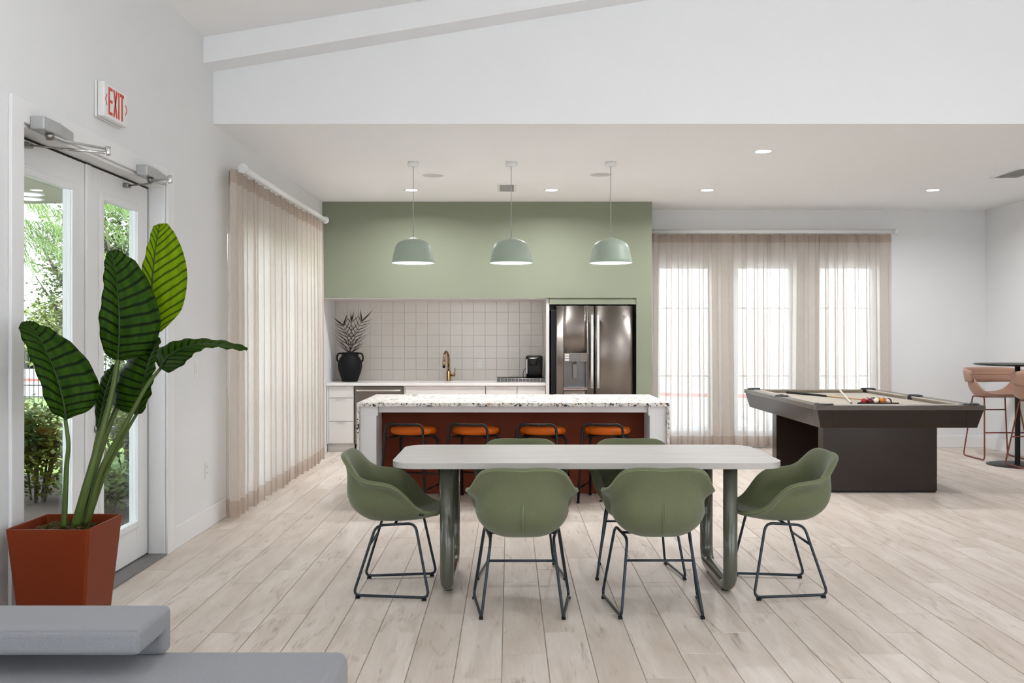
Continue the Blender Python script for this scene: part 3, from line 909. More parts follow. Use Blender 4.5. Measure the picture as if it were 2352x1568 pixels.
pendant(.016, 8.6, 'middle sage pendant lamp over the island')
pendant(.936, 8.6, 'sage pendant lamp in front of the refrigerator')

# ================================================================== KITCHEN
YD = 11.40      # front of the doors
ZT = .848       # counter height
t = thing('countertop', 'white stone kitchen countertop with sink cutout', 'countertop', (-.9, 11.68, ZT-.035))
SX0, SX1, SY0, SY1 = -1.13, -.42, 11.49, 11.80
m = MB(); zb = ZT-.035; x0, x1, y0, y1 = XL+.004, .441, 11.37, YA-.014
m.box(x0, SX0, y0, y1, zb, ZT); m.box(SX1, x1, y0, y1, zb, ZT); m.box(SX0, SX1, y0, SY0, zb, ZT); m.box(SX0, SX1, SY1, y1, zb, ZT)
m.build('slab', M['quartz'], t)
t = thing('kitchen_sink', 'stainless undermount sink below the brass faucet', 'sink', ((SX0+SX1)/2, 11.64, .62))
m = MB(); zr = ZT-.036; zf = .62
m.box(SX0-.02, SX0, SY0-.02, SY1+.02, zf, zr); m.box(SX1, SX1+.02, SY0-.02, SY1+.02, zf, zr)
m.box(SX0, SX1, SY0-.02, SY0, zf, zr); m.box(SX0, SX1, SY1, SY1+.02, zf, zr); m.box(SX0-.02, SX1+.02, SY0-.02, SY1+.02, zf-.01, zf)
m.build('basin', M['steel'], t)
MB().lathe([(0, .001), (.03, .001), (.04, .004), (.042, 0)], 20, ((SX0+SX1)/2, 11.66, zf)).build('drain', M['steel_light'], t)

def front(parent, name, x0, x1, z0, z1, pulls=(), mat='cabinet'):
    d = MB().box(x0, x1, YD, YD+.019, z0, z1).build(name, M[mat], parent, bevel=.0015)
    for p in pulls:
        MB().box(p-.055, p+.055, YD-.012, YD, z1-.012, z1+.0015).build('tab_pull', M['tab'], d, bevel=.001)
    return d
def carcass(parent, x0, x1, z0=.10):
    MB().box(x0, x1, YD+.02, 11.97, z0, ZT-.036).build('body', M['cabinet'], parent)
    MB().box(x0, x1, YD+.065, YD+.085, .0, z0).build('toe_kick', M['cabinet'], parent)
# drawer cabinet
t = thing('drawer_cabinet', 'white three drawer cabinet at the curtain end of the kitchen counter', 'cabinet', (-2.07, 11.68, 0))
carcass(t, XL+.006, -1.905)
MB().box(XL+.006, -2.212, YD, YD+.019, .10, ZT-.036).build('filler_strip', M['cabinet'], t)
for z0, z1 in ((.664, .806), (.379, .658), (.107, .373)): front(t, 'drawer', -2.209, -1.908, z0, z1, (-2.06,))
# dishwasher
t = thing('dishwasher', 'stainless dishwasher beside the white drawer cabinet', 'dishwasher', (-1.60, 11.68, 0))
MB().box(-1.900, -1.302, YD+.03, 11.97, .10, ZT-.040).build('body', M['steel_dark'], t)
MB().box(-1.893, -1.308, YD-.004, YD+.028, .105, .800).build('door', M['steel'], t, bevel=.005)
m = MB(); m.tube(fillet([(-1.87, YD-.004, .755), (-1.86, YD-.04, .755), (-1.34, YD-.04, .755), (-1.33, YD-.004, .755)], .03), .0115, 12); m.build('handle', M['steel_light'], t)
MB().box(-1.893, -1.308, YD+.05, YD+.07, 0, .10).build('toe_kick', M['black'], t)
# sink cabinet
t = thing('sink_cabinet', 'white cabinet with one wide front below the kitchen sink', 'cabinet', (-.78, 11.68, 0))
MB().box(-1.296, -.294, YD+.02, YD+.04, .10, ZT-.036).build('face_frame', M['cabinet'], t)
MB().box(-1.296, -1.278, YD+.04, 11.97, .10, ZT-.036).build('side_panel', M['cabinet'], t)
MB().box(-.312, -.294, YD+.04, 11.97, .10, ZT-.036).build('side_panel', M['cabinet'], t)
MB().box(-1.296, -.294, YD+.065, YD+.085, 0, .10).build('toe_kick', M['cabinet'], t)
front(t, 'false_front', -1.270, -.297, .620, .806)
front(t, 'door', -1.270, -.787, .107, .614, (-.90,)); front(t, 'door', -.781, -.297, .107, .614, (-.66,))
# two door cabinet
t = thing('base_cabinet', 'white cabinet with paired fronts below the coffee maker', 'cabinet', (.07, 11.68, 0))
carcass(t, -.290, .440)
front(t, 'drawer', -.284, .092, .620, .806, (-.115,)); front(t, 'drawer', .098, .437, .620, .806, (.265,))
front(t, 'door', -.284, .092, .107, .614, (-.115,)); front(t, 'door', .098, .437, .107, .614, (.265,))

# faucet
FX, FY = -.775, 11.86
t = thing('kitchen_faucet', 'aged brass gooseneck faucet behind the sink', 'faucet', (FX, FY, ZT))
MB().lathe([(0, 0), (.030, 0), (.030, .006), (.026, .01), (.026, .125), (.022, .128), (0, .128)], 20, (FX, FY, ZT)).build('body', M['brass'], t)
dx, dy = -.045, -.19
pts = [(FX, FY, ZT+.12), (FX, FY, ZT+.27)]
for i in range(1, 13):
    a = pi*i/12; k = (1-cos(a))/2
    pts.append((FX+dx*k, FY+dy*k, ZT+.27+.105*sin(a)))
pts.append((FX+dx, FY+dy, ZT+.255))
MB().tube(pts, .0145, 12).build('spout', M['brass'], t)
s = MB().tube([(FX+dx, FY+dy, ZT+.262), (FX+dx, FY+dy, ZT+.17)], .0175, 14).build('spray_head', M['brass'], t)
MB().tube([(FX+dx, FY+dy, ZT+.205), (FX+dx, FY+dy, ZT+.187)], .0182, 14).build('collar', M['black'], s)
h = MB().tube([(FX+.02, FY, ZT+.075), (FX+.085, FY, ZT+.075)], .016, 14).build('valve', M['brass'], t)
MB().tube([(FX+.078, FY, ZT+.08), (FX+.080, FY, ZT+.165)], .0055, 8).build('lever', M['brass'], h)

# black vase with dried palm
VX, VY = -2.0, 11.69
t = thing('clay_vase', 'matte black vase with two loop handles on the kitchen counter', 'vase', (VX, VY, ZT))
prof = [(0, .002), (.092, 0), (.098, .008), (.115, .06), (.138, .125), (.150, .19), (.150, .225), (.140, .265), (.120, .30), (.103, .325), (.098, .345), (.102, .36), (.106, .365), (.100, .366), (.090, .355), (.088, .33), (.10, .29), (0, .28)]
MB().lathe(prof, 36, (VX, VY, ZT)).build('body', M['black_clay'], t)
for s in (-1, 1):
    p = catmull([(VX+s*.095, VY, ZT+.350), (VX+s*.140, VY, ZT+.352), (VX+s*.162, VY, ZT+.315), (VX+s*.158, VY, ZT+.265), (VX+s*.136, VY, ZT+.245)], 16)
    MB().tube(p, .0105, 10).build('handle', M['black_clay'], t)
rnd = random.Random(5)
def frond(label, tip, bend, n, lead):
    """tip: offset of the upper end of the midrib from the vase mouth"""
    b = Vector((VX, VY, ZT+.33)); T = b+Vector(tip)
    t = thing('palm_frond', label, 'dried frond', tuple(b), 'dried palm fronds in the black vase')
    mid = b.lerp(T, .5)+Vector(bend)
    ax = [b*(1-s)**2+mid*(2*s*(1-s))+T*s*s for s in [i/20 for i in range(21)]]
    MB().tube(ax, .003, 6, rads=[.0045-.003*i/20 for i in range(21)]).build('stem', M['dried'], t)
    def blade(p, d, L_, w, droop, curl):
        d = d.normalized(); side = d.cross(Vector((0, -1, 0))).normalized()
        rows = []
        for i in range(9):
            s = i/8
            c = p+d*(L_*s)+Vector((0, 0, -droop*s*s))+Vector((curl[0], 0, curl[1]))*(s**3)
            ww = w*(.35+.65*sin(pi*min(1, s*1.15+.12)))*(1-s**3)
            tw = side*cos(s*1.2)+Vector((0, -1, 0))*sin(s*1.2)
            rows.append([c-tw*ww, c+Vector((0, -.0012, 0)), c+tw*ww])
        return MB().grid(rows).build('leaflet', M['dried'], t)
    for i in range(n):
        s = .06+.90*i/(n-1)
        k = min(19, int(s*20)); p = ax[k].lerp(ax[k+1], s*20-k); d = (ax[k+1]-ax[k]).normalized()
        for sg in (-1, 1):
            out = Vector((d.z, 0, -d.x))*sg
            L_ = (.30-.13*s)*rnd.uniform(.88, 1.12)
            v = d*.62+out*.80+Vector((0, -rnd.uniform(.0, .25), 0))
            blade(p, v, L_, .0050, rnd.uniform(-.05, -.01), (-sg*rnd.uniform(.0, .04), rnd.uniform(0.0, .05)))
    for dvec, L_ in lead: blade(T, Vector(dvec), L_, .011, -.01, (0, .01))
frond('dried palm frond leaning left in the black vase', (-.080, -.03, .375), (.035, 0, .02), 8, (((-.80, 0, .58), .19), ((.36, 0, .93), .19)))
frond('dried palm frond leaning right in the black vase', (.155, -.05, .425), (-.035, 0, .02), 9, (((.73, 0, .68), .235), ((-.12, 0, 1), .17)))
frond('upright dried palm frond in the middle of the black vase', (.010, .05, .43), (.01, 0, 0), 5, (((-.10, 0, 1), .12), ((.25, 0, .9), .14)))

# coffee pod drawer and coffee maker
t = thing('pod_drawer', 'low black pod drawer with a gridded front under the coffee maker', 'pod drawer', (.13, 11.64, ZT))
x0, x1, y0, y1 = -.155, .43, 11.50, 11.80
MB().box(x0, x1, y0+.012, y1, ZT+.044, ZT+.054).build('top', M['black'], t, bevel=.003)
MB().box(x0, x1, y0+.02, y1, ZT, ZT+.006).build('base', M['black'], t)
MB().box(x0+.004, x1-.004, y0+.03, y1-.01, ZT+.007, ZT+.043).build('tray', M['steel_dark'], t)
for z in (.004, .046): MB().tube([(x0, y0+.012, ZT+z), (x1, y0+.012, ZT+z)], .0035, 8).build('front_rail', M['steel_light'], t)
for i in range(14):
    x = x0+(x1-x0)*i/13
    MB().tube([(x, y0+.012, ZT+.004), (x, y0+.012, ZT+.046)], .003, 6).build('front_bar', M['steel_light'], t)
t = thing('coffee_maker', 'black single serve coffee maker on the pod drawer', 'coffee maker', (.31, 11.64, ZT+.055))
zc = ZT+.055
def rr(xa, xb, ya, yb, r, seg=5):
    out = []
    for cx_, cy_, a in ((xb-r, ya+r, -pi/2), (xb-r, yb-r, 0), (xa+r, yb-r, pi/2), (xa+r, ya+r, pi)):
        for i in range(seg+1): out.append((cx_+r*cos(a+pi/2*i/seg), cy_+r*sin(a+pi/2*i/seg)))
    return out
def loft(rings, mat, name, parent, cap=True, bevel=0):
    m = MB(); n = len(rings[0]); b = 0
    m.grid(rings, True, True)
    if cap:
        m.face(list(range(n))[::-1]); m.face([(len(rings)-1)*n+i for i in range(n)])
    return m.build(name, M[mat], parent, bevel=bevel)
loft([[(x, y, zc+z) for x, y in rr(.205+i, .415-i*.7, 11.56, 11.76, .04)] for z, i in ((0, .010), (.09, .005), (.2, .0), (.245, .0), (.263, .006), (.272, .03))], 'black', 'body', t)
loft([[(x, y, zc+z) for x, y in rr(.235+i, .35-i, 11.525+i, 11.60, .035)] for z, i in ((.150, .02), (.162, .004), (.225, 0), (.24, .008))], 'black_metal', 'brew_head', t)
MB().box(.213, .222, 11.552, 11.562, zc+.05, zc+.23).build('side_strip', M['steel_light'], t, bevel=.002)
MB().tube(fillet([(.245, 11.555, zc+.236), (.25, 11.52, zc+.242), (.33, 11.52, zc+.242), (.36, 11.555, zc+.255)], .02), .006, 8).build('lift_handle', M['steel_light'], t)
MB().tube(catmull([(.208, 11.66, zc+.115), (.185, 11.68, zc+.085), (.172, 11.70, zc+.045), (.178, 11.72, zc+.002)], 12), .0035, 6).build('power_cord', M['black'], t)

# filler panel closing the niche above the refrigerator
mb = MB(); mb.box(.482, 1.518, 11.165, 11.185, 1.800, 1.874)
tag(mb.build('trim_6', M['green_wall']), 'narrow sage filler panel above the refrigerator', 'panel', kind='structure')
# refrigerator
t = thing('refrigerator', 'stainless french door refrigerator in the sage niche', 'refrigerator', (1.01, 11.5, 0))
MB().box(.500, 1.440, 11.20, 11.96, .02, 1.735).build('cabinet', M['black'], t, bevel=.004)  # black body widened past the left door to stand in for gap shade
def bowed(name, x0, x1, z0, z1, y, bow, mat='steel'):
    rows = []; n = 14
    for k, z in enumerate((z0, z1)):
        r = []
        for i in range(n+1):
            s = i/n
            e = min(s, 1-s)
            r.append((x0+(x1-x0)*s, y-bow*(1-(2*s-1)**2)+(.012 if e == 0 else 0), z))
        r += [(x1, 11.19, z), (x0, 11.19, z)]
        rows.append(r)
    m = MB(); m.grid(rows, False, True)
    nn = n+3
    m.face(list(range(nn))); m.face(list(range(2*nn-1, nn-1, -1)))
    return m.build(name, M[mat], t, bevel=.002)
FS = 1.0165
DX0, DX1, DZ0, DZ1 = .648, .922, .785, 1.216
# left door around the dispenser recess
ld = MB()
def bow_y(x): s = (x-.560)/(FS-.003-.560); return 11.112-.022*(1-(2*s-1)**2)
def panel(m_, xa, xb, za, zb, n=8):
    r0 = []; r1 = []
    for i in range(n+1):
        x = xa+(xb-xa)*i/n
        r0.append((x, bow_y(x), za)); r1.append((x, bow_y(x), zb))
    b = len(m_.v); k = n+1
    m_.v += r0+r1+[(x, 11.19, za) for x, _, _ in r0]+[(x, 11.19, zb) for x, _, _ in r1]
    for i in range(n):
        m_.face((b+i, b+i+1, b+k+i+1, b+k+i), True)
        m_.face((b+2*k+i+1, b+2*k+i, b+3*k+i, b+3*k+i+1))
        m_.face((b+i+1, b+i, b+2*k+i, b+2*k+i+1)); m_.face((b+k+i, b+k+i+1, b+3*k+i+1, b+3*k+i))
    m_.face((b, b+k, b+3*k, b+2*k)); m_.face((b+n, b+2*k+n, b+3*k+n, b+k+n))
panel(ld, .560, DX0, .64, 1.780); panel(ld, DX1, FS-.003, .64, 1.780); panel(ld, DX0, DX1, .64, DZ0); panel(ld, DX0, DX1, DZ1, 1.780)
ld = ld.build('door', M['steel'], t)
rd = MB()
def bow_y(x): s = (x-FS-.003)/(1.468-FS-.003); return 11.112-.022*(1-(2*s-1)**2)
panel(rd, FS+.003, 1.468, .64, 1.780, 14)
rd = rd.build('door', M['steel'], t)
fz = MB()
def bow_y(x): s = (x-.56)/(1.468-.56); return 11.112-.03*(1-(2*s-1)**2)
panel(fz, .560, 1.468, .06, .63, 16)
fz = fz.build('freezer_drawer', M['steel'], t)
MB().tube(fillet([(.62, 11.09, .56), (.62, 11.04, .56), (1.41, 11.04, .56), (1.41, 11.09, .56)], .03), .013, 10).build('handle', M['steel_light'], fz)
for x, par in ((FS-.036, ld), (FS+.036, rd)):
    m = MB(); m.box(x-.016, x+.016, 11.030, 11.052, .80, 1.675); m.box(x-.011, x+.011, 11.05, 11.11, .81, .84); m.box(x-.011, x+.011, 11.05, 11.11, 1.635, 1.665)
    m.build('handle', M['steel_light'], par, bevel=.006, segs=3)
# dispenser
dsp = MB()
dsp.box(DX0, DX1, 11.175, 11.185, DZ0, DZ1); dsp.box(DX0, DX0+.012, 11.092, 11.175, DZ0, DZ1); dsp.box(DX1-.012, DX1, 11.092, 11.175, DZ0, DZ1)
dsp = dsp.build('dispenser', M['steel_dark'], t)
MB().box(DX0-.004, DX1+.004, 11.078, 11.12, 1.112, DZ1+.004).build('control_panel', M['steel'], dsp, bevel=.004)
MB().box(DX0+.075, DX1-.075, 11.075, 11.08, 1.122, DZ1-.006).build('display', M['steel_dark'], dsp, bevel=.002)
for s in (0, 1):
    for k in range(3):
        x = DX0+.012+k*0 if s == 0 else DX1-.062
        MB().box(x, x+.05, 11.0755, 11.08, 1.124+k*.030, 1.147+k*.030).build('button', M['steel_light'] if s == 0 else M['steel'], dsp, bevel=.001)
MB().box((DX0+DX1)/2-.028, (DX0+DX1)/2+.028, 11.125, 11.14, .915, 1.085).build('paddle', M['steel'], dsp, bevel=.004)
MB().tube([((DX0+DX1)/2, 11.12, 1.112), ((DX0+DX1)/2, 11.12, 1.088)], .012, 10).build('nozzle', M['steel_dark'], dsp)
MB().box(DX0-.006, DX1+.006, 11.066, 11.175, DZ0-.006, DZ0+.022).build('drip_ledge', M['steel_light'], dsp, bevel=.006)
# round maker's mark
LX, LY, LZ = 1.375, 11.0865, 1.655
mk = MB().tube([(LX+.019*cos(a), LY, LZ+.019*sin(a)) for a in [2*pi*i/24 for i in range(24)]], .0016, 6, closed=True).build('emblem_ring', M['steel_dark'], rd)
MB().tube(catmull([(LX-.002, LY, LZ+.008), (LX-.009, LY, LZ+.006), (LX-.010, LY, LZ-.006), (LX-.004, LY, LZ-.008), (LX-.002, LY, LZ), (LX-.006, LY, LZ)], 14), .0012, 5).build('emblem_script', M['steel_dark'], mk)
MB().tube(catmull([(LX+.009, LY, LZ+.007), (LX+.002, LY, LZ+.006), (LX+.006, LY, LZ), (LX+.001, LY, LZ-.006), (LX+.009, LY, LZ-.007)], 14), .0012, 5).build('emblem_script', M['steel_dark'], mk)

# ================================================================== ISLAND
IX0, IX1, IY0, IY1 = -1.310, 1.374, 7.985, 9.15
t = thing('kitchen_island', 'kitchen island with terrazzo top and rust red panel', 'kitchen island', (.03, 8.56, 0))
top = MB(); top.box(IX0, IX1, IY0, IY1, ZT-.030, ZT); top.box(IX0, IX0+.022, IY0, IY1, 0, ZT-.030); top.box(IX1-.022, IX1, IY0, IY1, 0, ZT-.030)
top.build('terrazzo_top', M['terrazzo'], t, bevel=.0015)
for s, xa, xb in ((-1, IX0+.022, IX0+.162), (1, IX1-.162, IX1-.022)):
    p = MB().box(xa, xb, IY0+.06, 8.39, 0, .735).build('post', M['post'], t, bevel=.002)
    xa2, xb2 = (xa, xb+.013) if s < 0 else (xa-.013, xb)
    MB().box(xa2, xb2, IY0+.055, 8.39, .735, ZT-.0305).build('post_cap', M['post'], p, bevel=.002)
MB().box(IX0+.176, IX1-.176, IY0+.115, IY0+.14, .757, ZT-.0305).build('apron', M['post'], t, bevel=.002)
w = (IX1-IX0-.324)/3
for i in range(3):
    MB().box(IX0+.162+w*i+.0003, IX0+.162+w*(i+1)-.0003, 8.40, 8.418, .004, ZT-.031).build('back_panel', M['rust'], t, bevel=.0015)
MB().box(IX0+.03, IX1-.03, 8.420, IY1-.03, .10, ZT-.031).build('cabinet_body', M['rust'], t)
MB().box(IX0+.06, IX1-.06, 8.44, IY1-.10, 0, .10).build('toe_kick', M['black'], t)

# orange counter stools
def make_stool():
    t = thing('counter_stool', 'orange stool', 'stool', (0, 0, 0), 'orange counter stools at the island')
    MB().lathe([(0, .575), (.16, .575), (.185, .580), (.198, .595), (.198, .612), (.186, .627), (.15, .635), (0, .637)], 40).build('seat_cushion', M['orange'], t)
    MB().lathe([(0, .562), (.165, .562), (.17, .574), (0, .5745)], 32).build('seat_pan', M['black_metal'], t)
    p = [(-.205, -.245, .012), (-.178, -.215, .55), (-.165, -.205, .676), (-.05, -.215, .668), (.05, -.215, .668), (.165, -.205, .676), (.178, -.215, .55), (.205, -.245, .012)]
    MB().tube(fillet(p, [0, .05, .075, .04, .04, .075, .05, 0]), .0115, 12).build('back_frame', M['black_metal'], t)
    for s in (-1, 1):
        p = [(s*.06, .02, .552), (s*.175, .12, .552), (s*.19, .175, .012)]
        MB().tube(fillet(p, .075), .0115, 12).build('front_leg', M['black_metal'], t)
        MB().tube([(s*.177, -.213, .555), (s*.10, -.08, .558)], .0095, 10).build('seat_bracket', M['black_metal'], t)
        MB().tube([(s*.200, -.239, .125), (s*.187, .164, .125)], .008, 8).build('side_stretcher', M['black_metal'], t)
        for x, y in ((.205, -.245), (.19, .175)):
            MB().lathe([(0, 0), (.013, 0), (.014, .014), (0, .014)], 12, (s*x, y, 0)).build('foot_glide', M['black'], t)
    MB().tube([(-.184, .153, .21), (.184, .153, .21)], .008, 8).build('footrest', M['black_metal'], t)
    return t
st0 = make_stool()
labs = ['orange round stool at the island, nearest the side curtain', 'orange round stool at the island, second from the side curtain',
        'orange round stool at the island, second from the pool table', 'orange round stool at the island, nearest the pool table']
for i, (x, y) in enumerate(((-.832, 8.10), (-.290, 8.10), (.293, 8.10), (.852, 8.10))):
    o = st0 if i == 0 else copy_tree(st0)
    place(o, (x, y, 0), radians(-17), labs[i])

# ================================================================== DINING TABLE
def rounded_slab(x0, x1, y0, y1, z0, z1, r, e=.0018, seg=22):
    rings = []
    for inset, z in ((e, z0), (0, z0+e), (0, z1-e), (e*.3, z1-e*.3), (e, z1)):
        rings.append([(x, y, z) for x, y in rr(x0+inset, x1-inset, y0+inset, y1-inset, r-inset, seg)])
    m = MB(); m.grid(rings, False, True); n = len(rings[0])
    m.face(list(range(n))[::-1]); m.face([4*n+i for i in range(n)])
    return m
TZ = .742
t = thing('dining_table', 'pale washed wood dining table with rounded corners on glossy sage loop legs', 'table', (.428, 5.42, 0))
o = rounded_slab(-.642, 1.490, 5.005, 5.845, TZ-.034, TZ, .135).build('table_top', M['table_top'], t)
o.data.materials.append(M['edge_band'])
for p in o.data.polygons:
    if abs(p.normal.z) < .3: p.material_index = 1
for x in (-.343, 1.212):
    yf, yb, r = 5.112, 5.735, .0385
    p = fillet([(x, yf, TZ-.040), (x, yf, r+.006), (x, yb, r+.006), (x, yb, TZ-.040)], .115, 12)
    l = MB().tube(p, r, 28).build('loop_leg', M['leg_green'], t)
    MB().box(x-.05, x+.05, yf-.06, yb+.06, TZ-.0395, TZ-.0345).build('mounting_plate', M['black_metal'], l)
    for y in (yf+.12, yb-.12): MB().lathe([(0, 0), (.02, 0), (.022, .0085), (0, .0085)], 14, (x, y, 0)).build('foot_glide', M['black'], l)

# ================================================================== GREEN SHELL CHAIRS
def make_chair():
    t = thing('shell_chair', 'green chair', 'chair', (0, 0, 0), 'sage shell armchairs around the dining table')
    rim = [(0, .252, .446), (.10, .248, .446), (.17, .228, .452), (.218, .168, .468), (.243, .118, .505), (.264, .068, .568), (.281, .015, .614), (.291, -.04, .632),
           (.289, -.095, .639), (.278, -.145, .647), (.260, -.192, .668), (.240, -.226, .706), (.214, -.256, .745), (.172, -.278, .768), (.09, -.291, .775), (0, -.294, .771)]
    knee = [(0, .19, .433), (.08, .185, .432), (.112, .16, .428), (.124, .125, .424), (.132, .085, .421), (.137, .045, .420), (.140, .005, .420), (.140, -.035, .420),
            (.138, -.065, .420), (.132, -.09, .419), (.122, -.11, .418), (.108, -.126, .417), (.09, -.138, .416), (.065, -.146, .416), (.035, -.150, .416), (0, -.151, .416)]
    NC = 25
    R = catmull(rim, NC); K = catmull(knee, NC)
    R = R+[Vector((-p.x, p.y, p.z)) for p in R[-2:0:-1]]; K = K+[Vector((-p.x, p.y, p.z)) for p in K[-2:0:-1]]
    C = Vector((0, .01, .408))
    def wallpt(k, r, s):
        p = k.lerp(r, s)
        o = Vector((k.x, k.y-.0, 0)); o = o.normalized() if o.length > 1e-6 else Vector((0, 0, 0))
        hgt = (r.z-k.z)
        bul = (.265+.165*max(0, -o.y))*hgt*sin(pi*s)*(1-s)**2
        dwn = -.05*hgt*sin(pi*s)*(1-s)
        flare = -.055*hgt/.2*max(0, sin(pi*min(1, max(0, (s-.55)/.45))))*(abs(r.x)/.29)**2*.6
        return p+o*(bul+flare)+Vector((0, 0, dwn))
    n = len(R); rings = []
    for s in (.3, .6, .85): rings.append([C.lerp(k, s)+Vector((0, 0, -.006*sin(pi*s))) for k in K])
    for s in (0, .1, .22, .36, .5, .64, .78, .90, .965, 1.0): rings.append([wallpt(k, r, s) for k, r in zip(K, R)])
    m = MB(); m.v.append(tuple(C)); base_i = 1
    for r in rings: m.v += [tuple(p) for p in r]
    for j in range(n): m.face((0, 1+j, 1+(j+1) % n), True)
    for i in range(len(rings)-1):
        for j in range(n):
            l = (j+1) % n
            m.face((1+i*n+j, 1+(i+1)*n+j, 1+(i+1)*n+l, 1+i*n+l), True)
    o = m.build('shell', M['chair_green'], t, local=True)
    so = o.modifiers.new('s', 'SOLIDIFY'); so.thickness = .026; so.offset = 0
    su = o.modifiers.new('u', 'SUBSURF'); su.levels = 1; su.render_levels = 1
    bake(o); smooth_all(o)
    # rim seam, back seam and the little tag
    seam = []
    for k, r in zip(K, R):
        q = wallpt(k, r, .965); d = Vector((r.x, r.y, 0)).normalized(); seam.append(q+d*.0135)
    MB().tube(seam, .0022, 6, closed=True).build('rim_piping', M['seam'], o, local=True)
    b = NC-1
    p = [wallpt(K[b], R[b], s/20*.52)+Vector((0, -.0135, -.002)) for s in range(0, 21)]
    p = p[2:]
    for dx_ in (-.003, .003): MB().tube([q+Vector((dx_, 0, 0)) for q in p], .0022, 6).build('back_seam', M['seam'], o, local=True)
    q = R[5]; MB().box(q.x+.004, q.x+.017, q.y-.012, q.y+.012, q.z-.018, q.z-.010).build('fabric_tag', M['black'], o, local=True)
    for s in (-1, 1):
        p = [(s*.198, .125, .405), (s*.258, .205, .0165), (s*.205, -.212, .0165), (s*.160, -.095, .385)]
        path = fillet([(s*.178, .01, .395)]+p+[(s*.178, .01, .395)], [0, .045, .04, .04, .045, 0])
        f = MB().tube(path, .0076, 10, cap=False).build('sled_frame', M['navy'], t, local=True)
        for x, y in ((.256, .178), (.2075, -.186)): MB().box(s*x-.010, s*x+.010, y-.012, y+.012, 0, .012).build('foot_glide', M['black'], f, local=True)
    k = (.28-.0165)/(.385-.0165)
    sx, sy = .205+(.160-.205)*k, -.212+(.117)*k
    MB().tube([(-sx, sy, .28), (sx, sy, .28)], .0068, 8).build('stretcher', M['navy'], t, local=True)
    MB().tube([(-.18, .01, .394), (.18, .01, .394)], .0076, 8).build('seat_crossbar', M['navy'], t, local=True)
    return t
ch0 = make_chair()
spots = [((-.637, 5.268), -90, 'sage shell chair at the curtain end of the dining table'),
         ((.065, 4.872), 0, 'sage shell chair seen from behind, on the curtain side of the table front'),
         ((.766, 4.880), 0, 'sage shell chair seen from behind, on the pool table side of the table front'),
         ((.070, 5.625), 180, 'sage shell chair across the table, on the curtain side'),
         ((.768, 5.625), 180, 'sage shell chair across the table, on the pool table side'),
         ((1.522, 5.277), 90, 'sage shell chair at the pool table end of the dining table')]
for i, ((x, y), a, lab) in enumerate(spots):
    o = ch0 if i == 0 else copy_tree(ch0)
    place(o, (x, y, 0), radians(a), lab)

# ================================================================== POOL TABLE
PX0, PX1, PY0, PY1, PZ = 2.748, 4.262, 8.334, 10.91, .80
t = thing('pool_table', 'espresso wood pool table with beige cloth and black pockets', 'pool table', (3.5, 9.62, 0))
RW = .105
for nm, b in (('rail', (PX0, PX1, PY0, PY0+RW)), ('rail', (PX0, PX1, PY1-RW, PY1)), ('rail', (PX0, PX0+RW, PY0+RW, PY1-RW)), ('rail', (PX1-RW, PX1, PY0+RW, PY1-RW))):
    MB().box(b[0], b[1], b[2], b[3], .757, PZ).build('rail', M['wood_rail'], t, bevel=.004)
# sloping aprons, each split by corner blocks
def apron(p0, p1, inw, name='apron'):
    """p0,p1: upper outer corners; inw: inward unit vector"""
    a = Vector((p0[0], p0[1], 0)); b = Vector((p1[0], p1[1], 0)); n_ = Vector((inw[0], inw[1], 0)); d = (b-a).normalized()
    L_ = (b-a).length
    def z(v, h): return (v.x, v.y, h)
    u0, l0, th = .012, .052, .03
    cuts = [0, .16, L_-.16, L_]
    for i in range(3):
        s0, s1 = cuts[i]+(.0012 if i else 0), cuts[i+1]-(.0012 if i < 2 else 0)
        def at_(s, off, end):
            e = 0
            if i == 0 and end == 0: e = off
            if i == 2 and end == 1: e = -off
            return a+d*(s+e)+n_*off
        lo = [z(at_(s0, l0, 0), .595), z(at_(s1, l0, 1), .595), z(at_(s1, l0+th, 1), .595), z(at_(s0, l0+th, 0), .595)]
        hi = [z(at_(s0, u0, 0), .757), z(at_(s1, u0, 1), .757), z(at_(s1, u0+th, 1), .757), z(at_(s0, u0+th, 0), .757)]
        MB().hexa(lo, hi).build('apron' if i == 1 else 'corner_block', M['wood_dark'], t)
apron((PX0, PY0), (PX1, PY0), (0, 1)); apron((PX1, PY0), (PX1, PY1), (-1, 0)); apron((PX1, PY1), (PX0, PY1), (0, -1)); apron((PX0, PY1), (PX0, PY0), (1, 0))
MB().box(PX0+RW-.01, PX1-RW+.01, PY0+RW-.01, PY1-RW+.01, .70, .765).build('slate_bed', M['felt'], t)
MB().box(PX0+.085, PX1-.085, PY0+.085, PY1-.085, .598, .70).build('under_frame', M['wood_dark'], t)
def cushion(p, q, inw):
    a = Vector((p[0], p[1], 0)); b = Vector((q[0], q[1], 0)); n_ = Vector((inw[0], inw[1], 0)); d = (b-a).normalized()
    prof = [(-.002, .766), (-.002, .7995), (.046, .803), (.052, .796), (.030, .772), (.026, .766)]
    m = MB(); rows = []
    for s in (0, 1):
        r = []
        for o_, z_ in prof:
            w = (a if s == 0 else b)+n_*o_+d*((o_*.75) if s == 0 else -(o_*.75)); r.append((w.x, w.y, z_))
        rows.append(r)
    m.grid(rows, False, True); k = len(prof); m.face(range(k)); m.face([2*k-1-i for i in range(k)])
    c_ = m.build('cushion', M['felt'], t)
    # stitched cloth strip along the rubber nose
    m = MB(); r2 = []
    for s in (0, 1):
        r = []
        for o_, z_ in ((.0525, .7955), (.0305, .7715)):
            w = (a if s == 0 else b)+n_*(o_+.0006)+d*((o_*.75) if s == 0 else -(o_*.75)); r.append((w.x, w.y, z_))
        r2.append(r)
    m.grid(r2, False).build('nose', M['felt'], c_)
ix0, ix1, iy0, iy1 = PX0+RW, PX1-RW, PY0+RW, PY1-RW
ym = (PY0+PY1)/2
